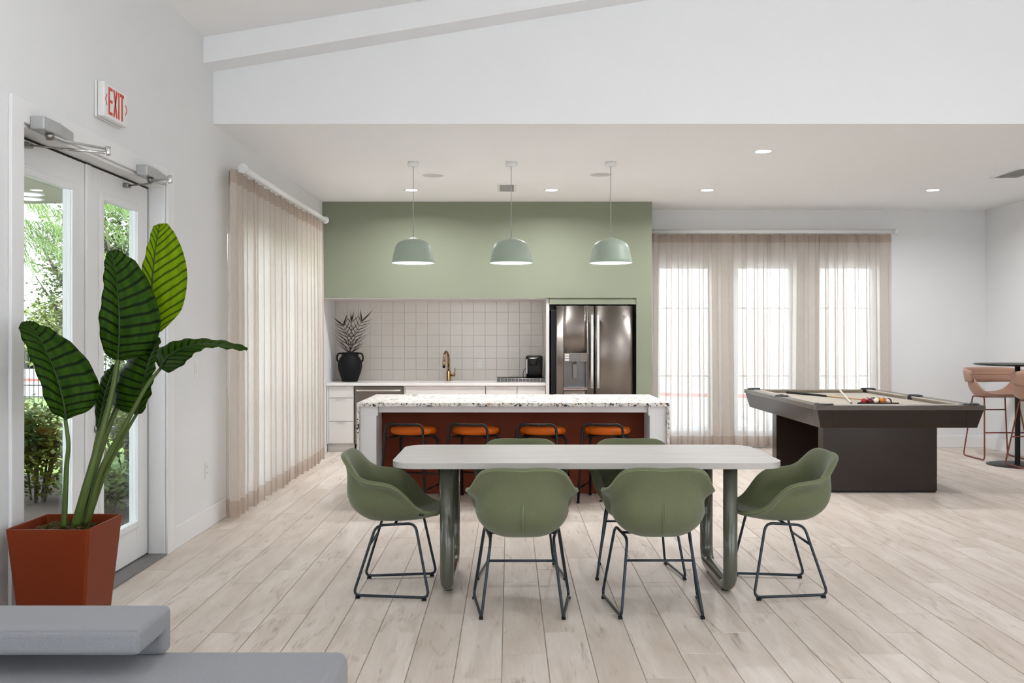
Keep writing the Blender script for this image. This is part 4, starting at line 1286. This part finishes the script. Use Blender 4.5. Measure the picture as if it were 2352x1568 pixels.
cushion((ix0+.055, iy0), (ix1-.055, iy0), (0, 1)); cushion((ix1-.055, iy1), (ix0+.055, iy1), (0, -1))
cushion((ix0, ym-.06), (ix0, iy0+.055), (1, 0)); cushion((ix0, iy1-.055), (ix0, ym+.06), (1, 0))
cushion((ix1, iy0+.055), (ix1, ym-.06), (-1, 0)); cushion((ix1, ym+.06), (ix1, iy1-.055), (-1, 0))
def pocket(x, y, ang):
    m = MB(); m.lathe([(0, .700), (.050, .705), (.062, .74), (.064, .8015)], 24, (x, y, 0)); m.face(range(0))if False else None
    p = m.build('pocket', M['pocket'], t)
    m = MB(); m.lathe([(.058, .79), (.058, .808), (.066, .815), (.082, .811), (.088, .801), (.086, .79)], 20, (x, y, 0), arc=(ang-radians(105), ang+radians(105)))
    m.build('pocket_lip', M['pocket'], p)
    MB().lathe([(0, .8012), (.062, .8012)], 20, (x, y, 0)).build('pocket_mouth', M['pocket'], p)
for x, y, a in ((PX0+.10, PY0+.10, 225), (PX1-.10, PY0+.10, 315), (PX1-.10, PY1-.10, 45), (PX0+.10, PY1-.10, 135), (PX0+.085, ym, 180), (PX1-.085, ym, 0)): pocket(x, y, radians(a))
for ya, yb in ((8.462, 8.605), (9.95, 10.105)):
    l = MB().box(2.852, 3.885, ya, yb, .014, .598).build('leg_panel', M['wood_dark'], t, bevel=.003)
    MB().box(2.862, 3.875, ya+.008, yb-.008, 0, .014).build('plinth', M['black'], l)

# cues
def cue(label, butt, tip, split, mats, r0=.0145, r1=.0062):
    b = Vector(butt); e = Vector(tip)
    t = thing('pool_cue', label, 'pool cue', tuple(b))
    q = b.lerp(e, split); rq = r0+(r1-r0)*split
    MB().tube([b, q], r0, 12, rads=[r0, rq]).build('butt', M[mats[0]], t)
    MB().tube([q, b.lerp(e, .985)], r0, 12, rads=[rq, r1+.0003]).build('shaft', M[mats[1]], t)
    MB().tube([b.lerp(e, .985), e], r1, 10).build('tip', M['black'], t)
cue('pool cue with black butt and maple shaft lying on the beige cloth', (3.165, 10.62, .7805), (3.640, 9.48, .7725), .53, ('black', 'maple'))
cue('pale ash pool cue crossing over the black butted cue', (3.735, 10.55, .8165), (3.308, 9.02, .7735), .30, ('ash', 'ash'), .011, .0062)
# balls in their rack
BR = .0286
cols = [('red ball', (.42, .015, .02)), ('maroon ball', (.16, .012, .02)), ('green and white ball', (.0, .09, .05)), ('orange ball', (.75, .20, .01)), ('dark maroon ball', (.12, .01, .018)),
        ('cream ball with yellow band', (.80, .66, .30)), ('plum ball', (.10, .03, .12)), ('yellow ball', (.80, .50, .03)), ('brown ball', (.14, .04, .02)),
        ('blue ball', (.02, .05, .28)), ('black ball', (.01, .01, .01)), ('violet ball', (.10, .02, .16)), ('crimson ball', (.40, .02, .03)), ('dark green ball', (.01, .10, .04)), ('gold ball', (.70, .42, .03))]
def ball_mat(i, c, stripe):
    m_, N, L, b = nodes_of('ball_%d' % i)
    b.inputs['Roughness'].default_value = .06; b.inputs['Coat Weight'].default_value = .5
    if stripe:
        tc_ = N.new('ShaderNodeTexCoord'); s = N.new('ShaderNodeSeparateXYZ'); L.new(tc_.outputs['Object'], s.inputs[0])
        a = N.new('ShaderNodeMath'); a.operation = 'ABSOLUTE'; L.new(s.outputs['X'], a.inputs[0])
        g = N.new('ShaderNodeMath'); g.operation = 'GREATER_THAN'; L.new(a.outputs[0], g.inputs[0]); g.inputs[1].default_value = .013
        x = N.new('ShaderNodeMix'); x.data_type = 'RGBA'; L.new(g.outputs[0], x.inputs[0]); x.inputs[6].default_value = (*c, 1); x.inputs[7].default_value = (.82, .78, .66, 1)
        L.new(x.outputs[2], b.inputs['Base Color'])
    else:
        n_ = N.new('ShaderNodeTexNoise'); n_.inputs['Scale'].default_value = 8
        x = N.new('ShaderNodeMix'); x.data_type = 'RGBA'; L.new(n_.outputs['Fac'], x.inputs[0]); x.inputs[6].default_value = (*[q*.95 for q in c], 1); x.inputs[7].default_value = (*c, 1)
        L.new(x.outputs[2], b.inputs['Base Color'])
    return m_
k = 0; RX, RY = 3.545, 9.00; DPX = .0595
rows_txt = ['in the front row of the rack', 'in the second row of the rack', 'in the third row of the rack', 'in the fourth row of the rack', 'at the far point of the rack']
for row in range(5):
    for j in range(5-row):
        nm, c = cols[k]
        stripe = nm in ('green and white ball', 'cream ball with yellow band', 'plum ball', 'dark maroon ball', 'gold ball')
        o = MB().sphere((0, 0, 0), BR, 20, 14).build('billiard_ball', ball_mat(k, c, stripe))
        o.location = (RX+(j-(4-row)/2)*DPX, RY+row*DPX*.866, .765+BR)
        o.rotation_euler = (random.uniform(-.5, .5), random.uniform(-.5, .5), random.uniform(-.6, .6)+(.8 if stripe else 0))
        tag(o, nm+' '+rows_txt[row], 'billiard ball', 'billiard balls in the rack'); k += 1
t = thing('ball_rack', 'black triangular rack around the billiard balls', 'ball rack', (RX, 9.0, .765))
A = Vector((RX-.198, RY-.046, 0)); B = Vector((RX+.198, RY-.046, 0)); C_ = Vector((RX, RY+.300, 0))
for p, q in ((A, B), (B, C_), (C_, A)):
    d = (q-p).normalized(); n_ = Vector((d.y, -d.x, 0))*.006
    MB().hexa([(*(p+n_).xy, .766), (*(q+n_).xy, .766), (*(q-n_).xy, .766), (*(p-n_).xy, .766)], [(*(p+n_).xy, .780), (*(q+n_).xy, .780), (*(q-n_).xy, .780), (*(p-n_).xy, .780)]).build('bar', M['black'], t, bevel=.002)

# ================================================================== BAR TABLE AND PINK STOOLS
BX, BY = 5.59, 10.25
t = thing('bar_table', 'round black bar table with pedestal base by the side wall', 'bar table', (BX, BY, 0))
MB().lathe([(0, 1.095), (.36, 1.095), (.43, 1.104), (.440, 1.109), (.438, 1.114), (.425, 1.117), (0, 1.117)], 64, (BX, BY, 0)).build('table_top', M['black_metal'], t)
MB().lathe([(.028, .010), (.028, 1.09), (.08, 1.094), (0, 1.0945)], 28, (BX, BY, 0)).build('column', M['black_metal'], t)
MB().lathe([(0, 0), (.31, 0), (.312, .005), (.30, .010), (0, .011)], 56, (BX, BY, 0)).build('base_disc', M['black_metal'], t)
def make_bar_stool():
    t = thing('bar_stool', 'pink bar stool', 'bar stool', (0, 0, 0), 'pink upholstered bar stools')
    rim = [(0, .245, .745), (.12, .238, .747), (.20, .205, .765), (.245, .15, .83), (.268, .085, .905), (.275, .02, .945), (.272, -.05, .945), (.255, -.11, .900), (.215, -.165, .815), (.15, -.205, .770), (.07, -.222, .757), (0, -.226, .755)]
    knee = [(0, .20, .735), (.11, .19, .733), (.165, .15, .732), (.195, .105, .733), (.210, .06, .734), (.215, .01, .735), (.212, -.04, .735), (.198, -.085, .735), (.168, -.125, .735), (.12, -.155, .735), (.06, -.17, .735), (0, -.175, .735)]
    NC = 21; R = catmull(rim, NC); K = catmull(knee, NC)
    R = R+[Vector((-p.x, p.y, p.z)) for p in R[-2:0:-1]]; K = K+[Vector((-p.x, p.y, p.z)) for p in K[-2:0:-1]]
    n = len(R); C0 = Vector((0, .01, .730)); rings = []
    for s in (.4, .75): rings.append([C0.lerp(q, s) for q in K])
    for s in (0, .2, .45, .7, .9, 1): rings.append([q.lerp(r, s)+Vector((q.x, q.y, 0)).normalized()*(.09*(r.z-q.z)*sin(pi*s)) for q, r in zip(K, R)])
    m = MB(); m.v.append(tuple(C0))
    for r in rings: m.v += [tuple(p) for p in r]
    for j in range(n): m.face((0, 1+j, 1+(j+1) % n), True)
    for i in range(len(rings)-1):
        for j in range(n): m.face((1+i*n+j, 1+(i+1)*n+j, 1+(i+1)*n+(j+1) % n, 1+i*n+(j+1) % n), True)
    o = m.build('seat_shell', M['pink'], t, local=True)
    so = o.modifiers.new('s', 'SOLIDIFY'); so.thickness = .024; so.offset = 0
    su = o.modifiers.new('u', 'SUBSURF'); su.levels = 1; su.render_levels = 1
    bake(o); smooth_all(o)
    # wrap-around back band
    path = catmull([(.292, .075, 0), (.297, .02, 0), (.292, -.06, 0), (.268, -.14, 0), (.215, -.21, 0), (.12, -.255, 0), (0, -.268, 0)], 25)
    path = path+[Vector((-p.x, p.y, 0)) for p in path[-2::-1]]
    rows = []; L_ = len(path)
    for i, p in enumerate(path):
        s = abs(i/(L_-1)*2-1)
        zt = 1.050-.035*s**3; zb = .868+.02*s
        if s > .9: zb += .018*((s-.9)/.1)**2; zt -= .02*((s-.9)/.1)**2
        nrm = Vector((p.x, p.y, 0)).normalized()
        rows.append([p+nrm*(.0)+Vector((0, 0, zb)), p+nrm*.006+Vector((0, 0, zb*.66+zt*.34)), p+nrm*.012+Vector((0, 0, zb*.5+zt*.5)), p+nrm*.018+Vector((0, 0, zb*.3+zt*.7)), p+nrm*.022+Vector((0, 0, zt))])
    b = MB().grid(rows).build('back_band', M['pink'], t, local=True)
    so = b.modifiers.new('s', 'SOLIDIFY'); so.thickness = .034; so.offset = 0
    su = b.modifiers.new('u', 'SUBSURF'); su.levels = 1; su.render_levels = 1
    bake(b); smooth_all(b)
    MB().tube([Vector(r[2])-Vector((r[2].x, r[2].y, 0)).normalized()*.0175 for r in rows[6:-6]], .0028, 6).build('band_seam', M['copper'], b, local=True)
    for s in (-1, 1):
        p = [(s*.19, .13, .715), (s*.262, .275, .010), (s*.262, -.215, .010), (s*.19, -.14, .715)]
        path = fillet([(s*.19, 0, .715)]+p+[(s*.19, 0, .715)], [0, .035, .05, .05, .035, 0])
        MB().tube(path, .0082, 10, cap=False).build('sled_frame', M['copper'], t, local=True)
    def on(s, z, a, b_): k = (z-.01)/(.715-.01); return (s*(.262+(.19-.262)*k), a+(b_-a)*k, z)
    MB().tube([on(-1, .315, .275, .13), on(1, .315, .275, .13)], .008, 8).build('footrest', M['copper'], t, local=True)
    MB().tube([on(-1, .55, -.215, -.14), on(1, .55, -.215, -.14)], .007, 8).build('rear_stretcher', M['copper'], t, local=True)
    MB().tube([(-.19, .06, .714), (.19, .06, .714)], .0075, 8).build('seat_crossbar', M['copper'], t, local=True)
    return t
bs = make_bar_stool()
bs2 = copy_tree(bs)
place(bs, (5.66, 10.86, 0), radians(180), 'pink bar stool facing us on the far side of the bar table')
place(bs2, (5.70, 9.93, .012), radians(4), 'pink bar stool seen from behind, cut by the picture edge')

# ================================================================== SOFA
t = thing('sofa', 'low grey wool sofa with a floating slab backrest in the foreground', 'sofa', (-1.3, 2.5, 0))
o = MB().box(-2.10, -.513, 2.02, 2.99, .13, .42).build('seat', M['sofa'], t, bevel=.035, segs=5)
m = MB().prism([(2.722, .489), (2.722, .565), (2.99, .565), (2.99, .421), (2.925, .421), (2.925, .489)], 'x', -2.10, -1.083)
o = m.build('backrest', M['sofa'], t, bevel=.018, segs=4)
seam_p = [(-2.10, 2.722+.006, .5605), (-1.088, 2.728, .5605)]
MB().tube(seam_p, .0016, 6).build('piping', M['sofa'], o)
for x in (-2.0, -.62):
    for y in (2.12, 2.89): MB().lathe([(0, 0), (.014, 0), (.02, .13), (0, .13)], 14, (x, y, 0)).build('leg', M['black_metal'], t)

# ================================================================== POTTED PLANT
t = thing('square_planter', 'tapered rust red square planter by the glazed doors', 'planter', (-1.988, 4.18, 0))
def sq(c, h, r, z): return [(x, y, z) for x, y in rr(c[0]-h, c[0]+h, c[1]-h, c[1]+h, r, 4)]
PC = (-1.988, 4.18); HT = .593
rings = [sq(PC, .128, .014, 0), sq(PC, .1295, .015, .006), sq(PC, .1805, .017, HT-.004), sq(PC, .1800, .016, HT), sq(PC, .173, .012, HT), sq(PC, .1715, .011, HT-.004), sq(PC, .163, .010, HT-.07), sq(PC, .05, .01, HT-.07)]
m = MB(); m.grid(rings, False, True); nn = len(rings[0]); m.face(list(range(nn))[::-1]); m.face([7*nn+i for i in range(nn)])
m.build('pot', M['pot'], t)
# moss: a heap of short strands
rnd = random.Random(9); m = MB()
for i in range(1500):
    a = rnd.uniform(-.155, .155); b = rnd.uniform(-.155, .155); z = HT-.068+.045*max(0, 1-(a*a+b*b)/.03)+rnd.uniform(0, .012)
    p = Vector((PC[0]+a, PC[1]+b, z)); d = Vector((rnd.uniform(-1, 1), rnd.uniform(-1, 1), rnd.uniform(.1, .8))).normalized()*rnd.uniform(.012, .03)
    s = d.cross(Vector((0, 0, 1))).normalized()*.0022
    k = len(m.v); m.v += [tuple(p-s), tuple(p+s), tuple(p+d*.6+s+Vector((0, 0, .004))), tuple(p+d-Vector((0, 0, .004)))]
    m.face((k, k+1, k+2, k+3))
o = m.build('moss', M['moss'], t, kind='stuff')
m = MB(); rows = []
for i in range(9):
    rows.append([(PC[0]-.165+.33*i/8, PC[1]-.165+.33*j/8, HT-.072+.042*max(0, 1-((i/4-1)**2+(j/4-1)**2)/1.2)) for j in range(9)])
m.grid(rows).build('soil', M['moss'], t)

plant = thing('banana_plant', 'artificial banana leaf plant with broad leaves in the rust red planter', 'plant', (-1.96, 4.18, HT-.04))
def big_leaf(mat, mid, left, right, bow=.02, wav=.006, rib=.006):
    n = 30
    A_ = catmull(mid, n); L_ = catmull(left, n); R_ = catmull(right, n)
    m = MB(); m.uv = []; vs = [-1, -.82, -.62, -.42, -.22, -.08, 0, .08, .22, .42, .62, .82, 1]
    rows = []
    for i in range(n):
        row = []
        ti = (A_[min(i+1, n-1)]-A_[max(i-1, 0)]).normalized()
        for v in vs:
            e = L_[i] if v < 0 else R_[i]
            q = A_[i].lerp(e, abs(v))
            nr = ti.cross(e-A_[i]); nr = nr.normalized() if nr.length > 1e-7 else Vector((0, -1, 0))
            if nr.y > 0: nr = -nr
            wave = wav*sin(i*1.55+v*2.0)*abs(v)**2
            q = q+nr*(bow*sin(pi*abs(v))*sin(pi*min(1, i/(n-1)+.05)))+nr*wave
            row.append(q); m.uv.append((v, i/(n-1)))
        rows.append(row)
    m.grid(rows)
    o = m.build('leaf', M[mat], plant)
    so = o.modifiers.new('s', 'SOLIDIFY'); so.thickness = .0018
    MB().tube([p+Vector((0, -.003, 0)) for p in A_], rib, 8, rads=[rib*(.25+.75*(1-abs(2*i/(n-1)-.0)/2)) if False else rib*(.2+.8*(1-i/(n-1))) for i in range(n)]).build('midrib', M['rib'], o)
    return o
def pl(*pts): return [at(*p) for p in pts]
# each leaf from its base to its tip
big_leaf('leaf', pl((152, 964, 4.10), (146, 920, 4.09), (128, 858, 4.08), (104, 802, 4.08), (78, 758, 4.09), (62, 737, 4.10)),
         pl((140, 958, 4.10), (112, 938, 4.03), (88, 868, 4.00), (64, 806, 4.00), (44, 758, 4.03), (50, 738, 4.08)),
         pl((165, 958, 4.10), (212, 936, 4.13), (228, 884, 4.16), (190, 812, 4.17), (122, 758, 4.14), (74, 738, 4.11)))
big_leaf('leaf', pl((271, 828, 4.22), (274, 780, 4.20), (274, 720, 4.19), (270, 665, 4.20), (263, 610, 4.22), (256, 574, 4.25)),
         pl((256, 824, 4.22), (236, 800, 4.16), (227, 735, 4.12), (236, 670, 4.13), (239, 612, 4.17), (244, 580, 4.23)),
         pl((290, 826, 4.22), (345, 806, 4.24), (369, 745, 4.26), (352, 670, 4.28), (316, 606, 4.28), (272, 574, 4.26)))
big_leaf('leaf_backlit', pl((352, 768, 4.45), (350, 720, 4.44), (349, 660, 4.43), (354, 600, 4.44), (361, 548, 4.46), (368, 513, 4.48)),
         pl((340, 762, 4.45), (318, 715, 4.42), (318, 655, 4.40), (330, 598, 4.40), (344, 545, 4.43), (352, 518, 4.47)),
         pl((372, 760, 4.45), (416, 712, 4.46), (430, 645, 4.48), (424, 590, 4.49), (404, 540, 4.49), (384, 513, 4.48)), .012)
big_leaf('leaf', pl((368, 846, 4.20), (388, 818, 4.14), (424, 798, 4.08), (468, 789, 4.02), (520, 793, 3.97), (569, 801, 3.94)),
         pl((356, 830, 4.22), (362, 803, 4.24), (404, 782, 4.20), (458, 777, 4.10), (520, 783, 4.02), (569, 797, 3.95)),
         pl((388, 856, 4.16), (420, 838, 4.04), (446, 812, 3.96), (482, 797, 3.93), (528, 801, 3.92), (567, 805, 3.93)), .008, .004)
big_leaf('leaf', pl((314, 952, 4.28), (322, 915, 4.27), (332, 872, 4.26), (345, 828, 4.27), (356, 795, 4.29), (364, 774, 4.31)),
         pl((298, 950, 4.28), (262, 930, 4.32), (262, 880, 4.34), (290, 832, 4.34), (325, 800, 4.33), (352, 778, 4.32)),
         pl((328, 948, 4.28), (346, 905, 4.22), (352, 862, 4.20), (360, 825, 4.22), (366, 797, 4.26), (369, 776, 4.30)))
big_leaf('leaf', pl((226, 990, 4.27), (232, 955, 4.28), (240, 918, 4.29), (250, 880, 4.31), (260, 852, 4.33), (266, 836, 4.34)),
         pl((222, 985, 4.27), (220, 945, 4.31), (222, 908, 4.34), (232, 872, 4.36), (248, 848, 4.36), (262, 834, 4.35)),
         pl((230, 990, 4.26), (246, 945, 4.25), (258, 905, 4.26), (266, 872, 4.28), (270, 852, 4.31), (270, 838, 4.33)))
def stalk(pts, r0, r1):
    P_ = catmull(pl(*pts), 26)
    MB().tube(P_, r0, 10, rads=[r0+(r1-r0)*i/25 for i in range(26)]).build('stalk', M['stem'], plant)
stalk([(147, 1213, 4.13), (150, 1140, 4.12), (153, 1070, 4.11), (157, 1020, 4.10), (150, 962, 4.10)], .013, .008)
stalk([(172, 1210, 4.16), (200, 1110, 4.16), (232, 1000, 4.18), (258, 900, 4.20), (271, 826, 4.22)], .020, .010)
stalk([(186, 1208, 4.20), (212, 1100, 4.24), (258, 960, 4.32), (318, 835, 4.41), (352, 764, 4.45)], .016, .009)
stalk([(196, 1206, 4.20), (232, 1080, 4.20), (288, 975, 4.20), (335, 890, 4.20), (370, 844, 4.20)], .015, .007)
stalk([(200, 1204, 4.24), (240, 1090, 4.25), (285, 1000, 4.27), (314, 950, 4.28)], .012, .007)
stalk([(180, 1208, 4.24), (205, 1090, 4.26), (226, 986, 4.27)], .010, .007)

# ================================================================== OUTSIDE
def out_struct(name, m, mat, label, cat):
    tag(m.build(name, M[mat]), label, cat, kind='structure')
GZ = -.13
out_struct('ground', MB().box(-70, 40, -30, 90, GZ-.2, GZ-.02), 'road', 'pale paved ground outside the building', 'ground')
out_struct('ground', MB().box(-6.2, -2.44, 3, 10.4, GZ-.019, GZ), 'mulch', 'dark mulch bed outside the glazed doors', 'ground')
out_struct('ground', MB().box(-26, -3, 10.5, 23.5, GZ-.019, GZ), 'grass', 'green lawn strip in front of the iron fence', 'ground')
out_struct('porch_roof', MB().box(-4.6, XL-.2, 1.5, 7.22, 2.447, 2.60), 'soffit', 'olive beige porch ceiling outside the glazed doors', 'porch roof')
for i, (x, y) in enumerate(((-3.46, 6.72), (-3.50, 6.40), (-3.58, 6.95))):  # small emissive discs set on the porch ceiling
    t = thing('porch_disc', ['glowing disc in the middle of the porch ceiling', 'glowing disc nearest the glazed doors', 'glowing disc nearest the garden edge'][i], 'downlight', (x, y, 2.447), 'glowing discs on the porch ceiling')
    MB().lathe([(0, -.003), (.08, -.003)], 24, (x, y, 2.447)).build('lens', M['lamp_face'], t)  # flat emissive disc
    MB().lathe([(.08, 0), (.08, -.006), (.10, -.004), (.10, 0)], 24, (x, y, 2.447)).build('trim_ring', M['trim'], t)

def cloud(m, rnd, c, r, n, size, flat=.5):
    for _ in range(n):
        while True:
            q = Vector((rnd.uniform(-1, 1), rnd.uniform(-1, 1), rnd.uniform(-1, 1)))
            if .25 < q.length < 1: break
        p = Vector((c[0]+q.x*r[0], c[1]+q.y*r[1], c[2]+q.z*r[2]))
        d = Vector((rnd.uniform(-1, 1), rnd.uniform(-1, 1), rnd.uniform(-flat, flat))).normalized()
        s = d.cross(Vector((rnd.uniform(-.4, .4), rnd.uniform(-.4, .4), 1))).normalized()
        l = size*rnd.uniform(.6, 1.3); k = len(m.v)
        m.v += [tuple(p), tuple(p+d*l*.5+s*l*.28), tuple(p+d*l), tuple(p+d*l*.5-s*l*.28)]
        m.face((k, k+1, k+2, k+3))
def bush(name, label, cat, c, r, n, size, mat, seed, trunk=None, group=None):
    rnd = random.Random(seed)
    t = thing(name, label, cat, (c[0], c[1], GZ), group)
    m = MB()
    for _ in range(9):
        o = (c[0]+rnd.uniform(-.5, .5)*r[0], c[1]+rnd.uniform(-.5, .5)*r[1], c[2]+rnd.uniform(-.45, .45)*r[2])
        cloud(m, rnd, o, [q*.62 for q in r], n//9, size)
    m.build('foliage', M[mat], t, kind='stuff')
    if trunk:
        MB().tube(catmull([(c[0], c[1], GZ), (c[0]+.05, c[1], c[2]*.4), (c[0]-.04, c[1]+.05, c[2])], 8), trunk, 8, rads=[trunk*(1-.5*i/7) for i in range(8)]).build('trunk', M['bark'], t)
        for _ in range(7):
            a = rnd.uniform(0, 2*pi); z = c[2]-r[2]*rnd.uniform(0, .8)
            MB().tube([(c[0], c[1], z), (c[0]+cos(a)*r[0]*.7, c[1]+sin(a)*r[1]*.7, z+r[2]*.6)], trunk*.35, 6, rads=[trunk*.4, trunk*.12]).build('branch', M['bark'], t)
    else:
        for _ in range(6):
            a = rnd.uniform(0, 2*pi)
            MB().tube([(c[0]+.1*cos(a), c[1]+.1*sin(a), GZ), (c[0]+cos(a)*r[0]*.5, c[1]+sin(a)*r[1]*.5, c[2])], .012, 5).build('branch', M['bark'], t)
    return t
g = 'garden plants outside the doors'
bush('garden_shrub', 'dense yellow green shrub seen low through the nearer door pane', 'shrub', (-4.45, 8.75, .42), (.5, .5, .50), 3600, .075, 'hedge', 1, group=g)
bush('garden_shrub', 'olive shrub beside the yellow green one outside the doors', 'shrub', (-3.85, 9.6, .44), (.45, .45, .50), 3200, .07, 'hedge', 2, group=g)
bush('garden_shrub', 'light green leafy shrub low behind the farther door pane', 'shrub', (-3.55, 8.2, .12), (.42, .45, .26), 2000, .085, 'shrub', 3, group=g)
bush('garden_shrub', 'tall grey green shrub in the middle of the farther door pane', 'shrub', (-4.45, 10.6, .75), (.62, .6, .75), 3600, .07, 'tree', 4, group=g)
bush('garden_tree', 'small leaved tree showing high through the farther door pane', 'tree', (-6.0, 14.2, 2.75), (1.05, 1.0, 1.45), 7000, .085, 'tree', 5, .09, group='garden trees outside the doors')
bush('garden_tree', 'thin leaved tree showing through the edge of the nearer door pane', 'tree', (-8.05, 17.0, 2.35), (.75, .8, 1.5), 2200, .10, 'tree', 6, .07, group='garden trees outside the doors')
bush('garden_tree', 'round crowned tree standing to the side of the porch', 'tree', (-10.5, 10.8, 2.6), (1.5, 1.4, 1.6), 5200, .11, 'tree', 7, .1, group='garden trees outside the doors')
bush('garden_tree', 'broad tree at the side of the lawn beyond the porch', 'tree', (-14.5, 15.5, 2.9), (1.9, 1.7, 1.9), 5200, .14, 'tree', 8, .12, group='garden trees outside the doors')
bush('garden_shrub', 'rounded green shrub at the side of the porch', 'shrub', (-5.4, 7.2, .35), (.5, .5, .42), 2600, .08, 'hedge', 9, group=g)
for i, (x, y, z, r) in enumerate(((-22.6, 45, .8, (1.9, 2, 2.4)), (-17.4, 46, 1.0, (1.9, 2, 2.8)), (-28.6, 48, 1.2, (2.2, 2, 3)))):
    bush('far_tree', ['olive tree beyond the fence in the nearer door pane', 'olive tree beyond the fence towards the farther door pane', 'olive tree beyond the fence at the edge of the nearer door pane'][i], 'tree', (x, y, z), r, 4200, .42, 'far_tree', 20+i, .2, group='trees beyond the fence')
# weeping needle tree: hanging strands
rnd = random.Random(31)
t = thing('weeping_tree', 'feathery needle tree hanging into the nearer door pane', 'tree', (-7.4, 12.4, GZ))
m = MB()
for s in range(26):
    o = Vector((-6.2+rnd.uniform(-1.1, .75), 12.0+rnd.uniform(-.6, .6), 2.5+rnd.uniform(.0, 1.0)))
    d = Vector((rnd.uniform(.2, 1.0), rnd.uniform(-.4, .4), rnd.uniform(-.3, .1))).normalized()
    for k in range(46):
        p = o+d*(k*.022)+Vector((0, 0, -.00045*k*k*.35))
        q = Vector((rnd.uniform(-.3, .7), rnd.uniform(-.5, .5), -1)).normalized()*rnd.uniform(.16, .36)
        sd = q.cross(Vector((0, 1, 0))).normalized()*.0042; b = len(m.v)
        m.v += [tuple(p-sd), tuple(p+sd), tuple(p+q*.55+sd+d*.03), tuple(p+q+d*.10), tuple(p+q*.55-sd+d*.03)]
        m.face((b, b+1, b+2, b+3, b+4))
m.build('foliage', M['willow'], t, kind='stuff')
MB().tube(catmull([(-7.4, 12.4, GZ), (-7.3, 12.3, 1.2), (-7.0, 12.2, 2.6), (-6.5, 12.1, 3.5)], 10), .09, 8, rads=[.11-.007*i for i in range(10)]).build('trunk', M['bark'], t)
# iron fence
t = thing('iron_fence', 'black iron picket fence beyond the lawn', 'fence', (-9.5, 22, GZ))
for z in (-.02, .25, 1.02): MB().box(-12.6, -6.6, 21.99, 22.01, z-.015, z+.015).build('fence_rail', M['iron'], t)
pk = MB().box(-.008, .008, -.008, .008, 0, 1.28).build('picket', M['iron'], t, local=True)
for i in range(56):
    o = pk if i == 0 else pk.copy()
    if i: COL.objects.link(o)
    o.location = (-12.5+.106*i+9.5, 0, 0)
tag(MB().prism([(-19, 33), (-18.9, 33.3), (7.1, 23.3), (7, 23)], 'z', GZ-.02, GZ+.06).build('kerb', M['kerb']), 'long red painted kerb beyond the fence', 'kerb')
tag(MB().box(-3, 14, 34, 34.3, GZ, 2.1).build('garden_wall', M['stucco']), 'tan garden wall far behind the far curtain', 'wall')
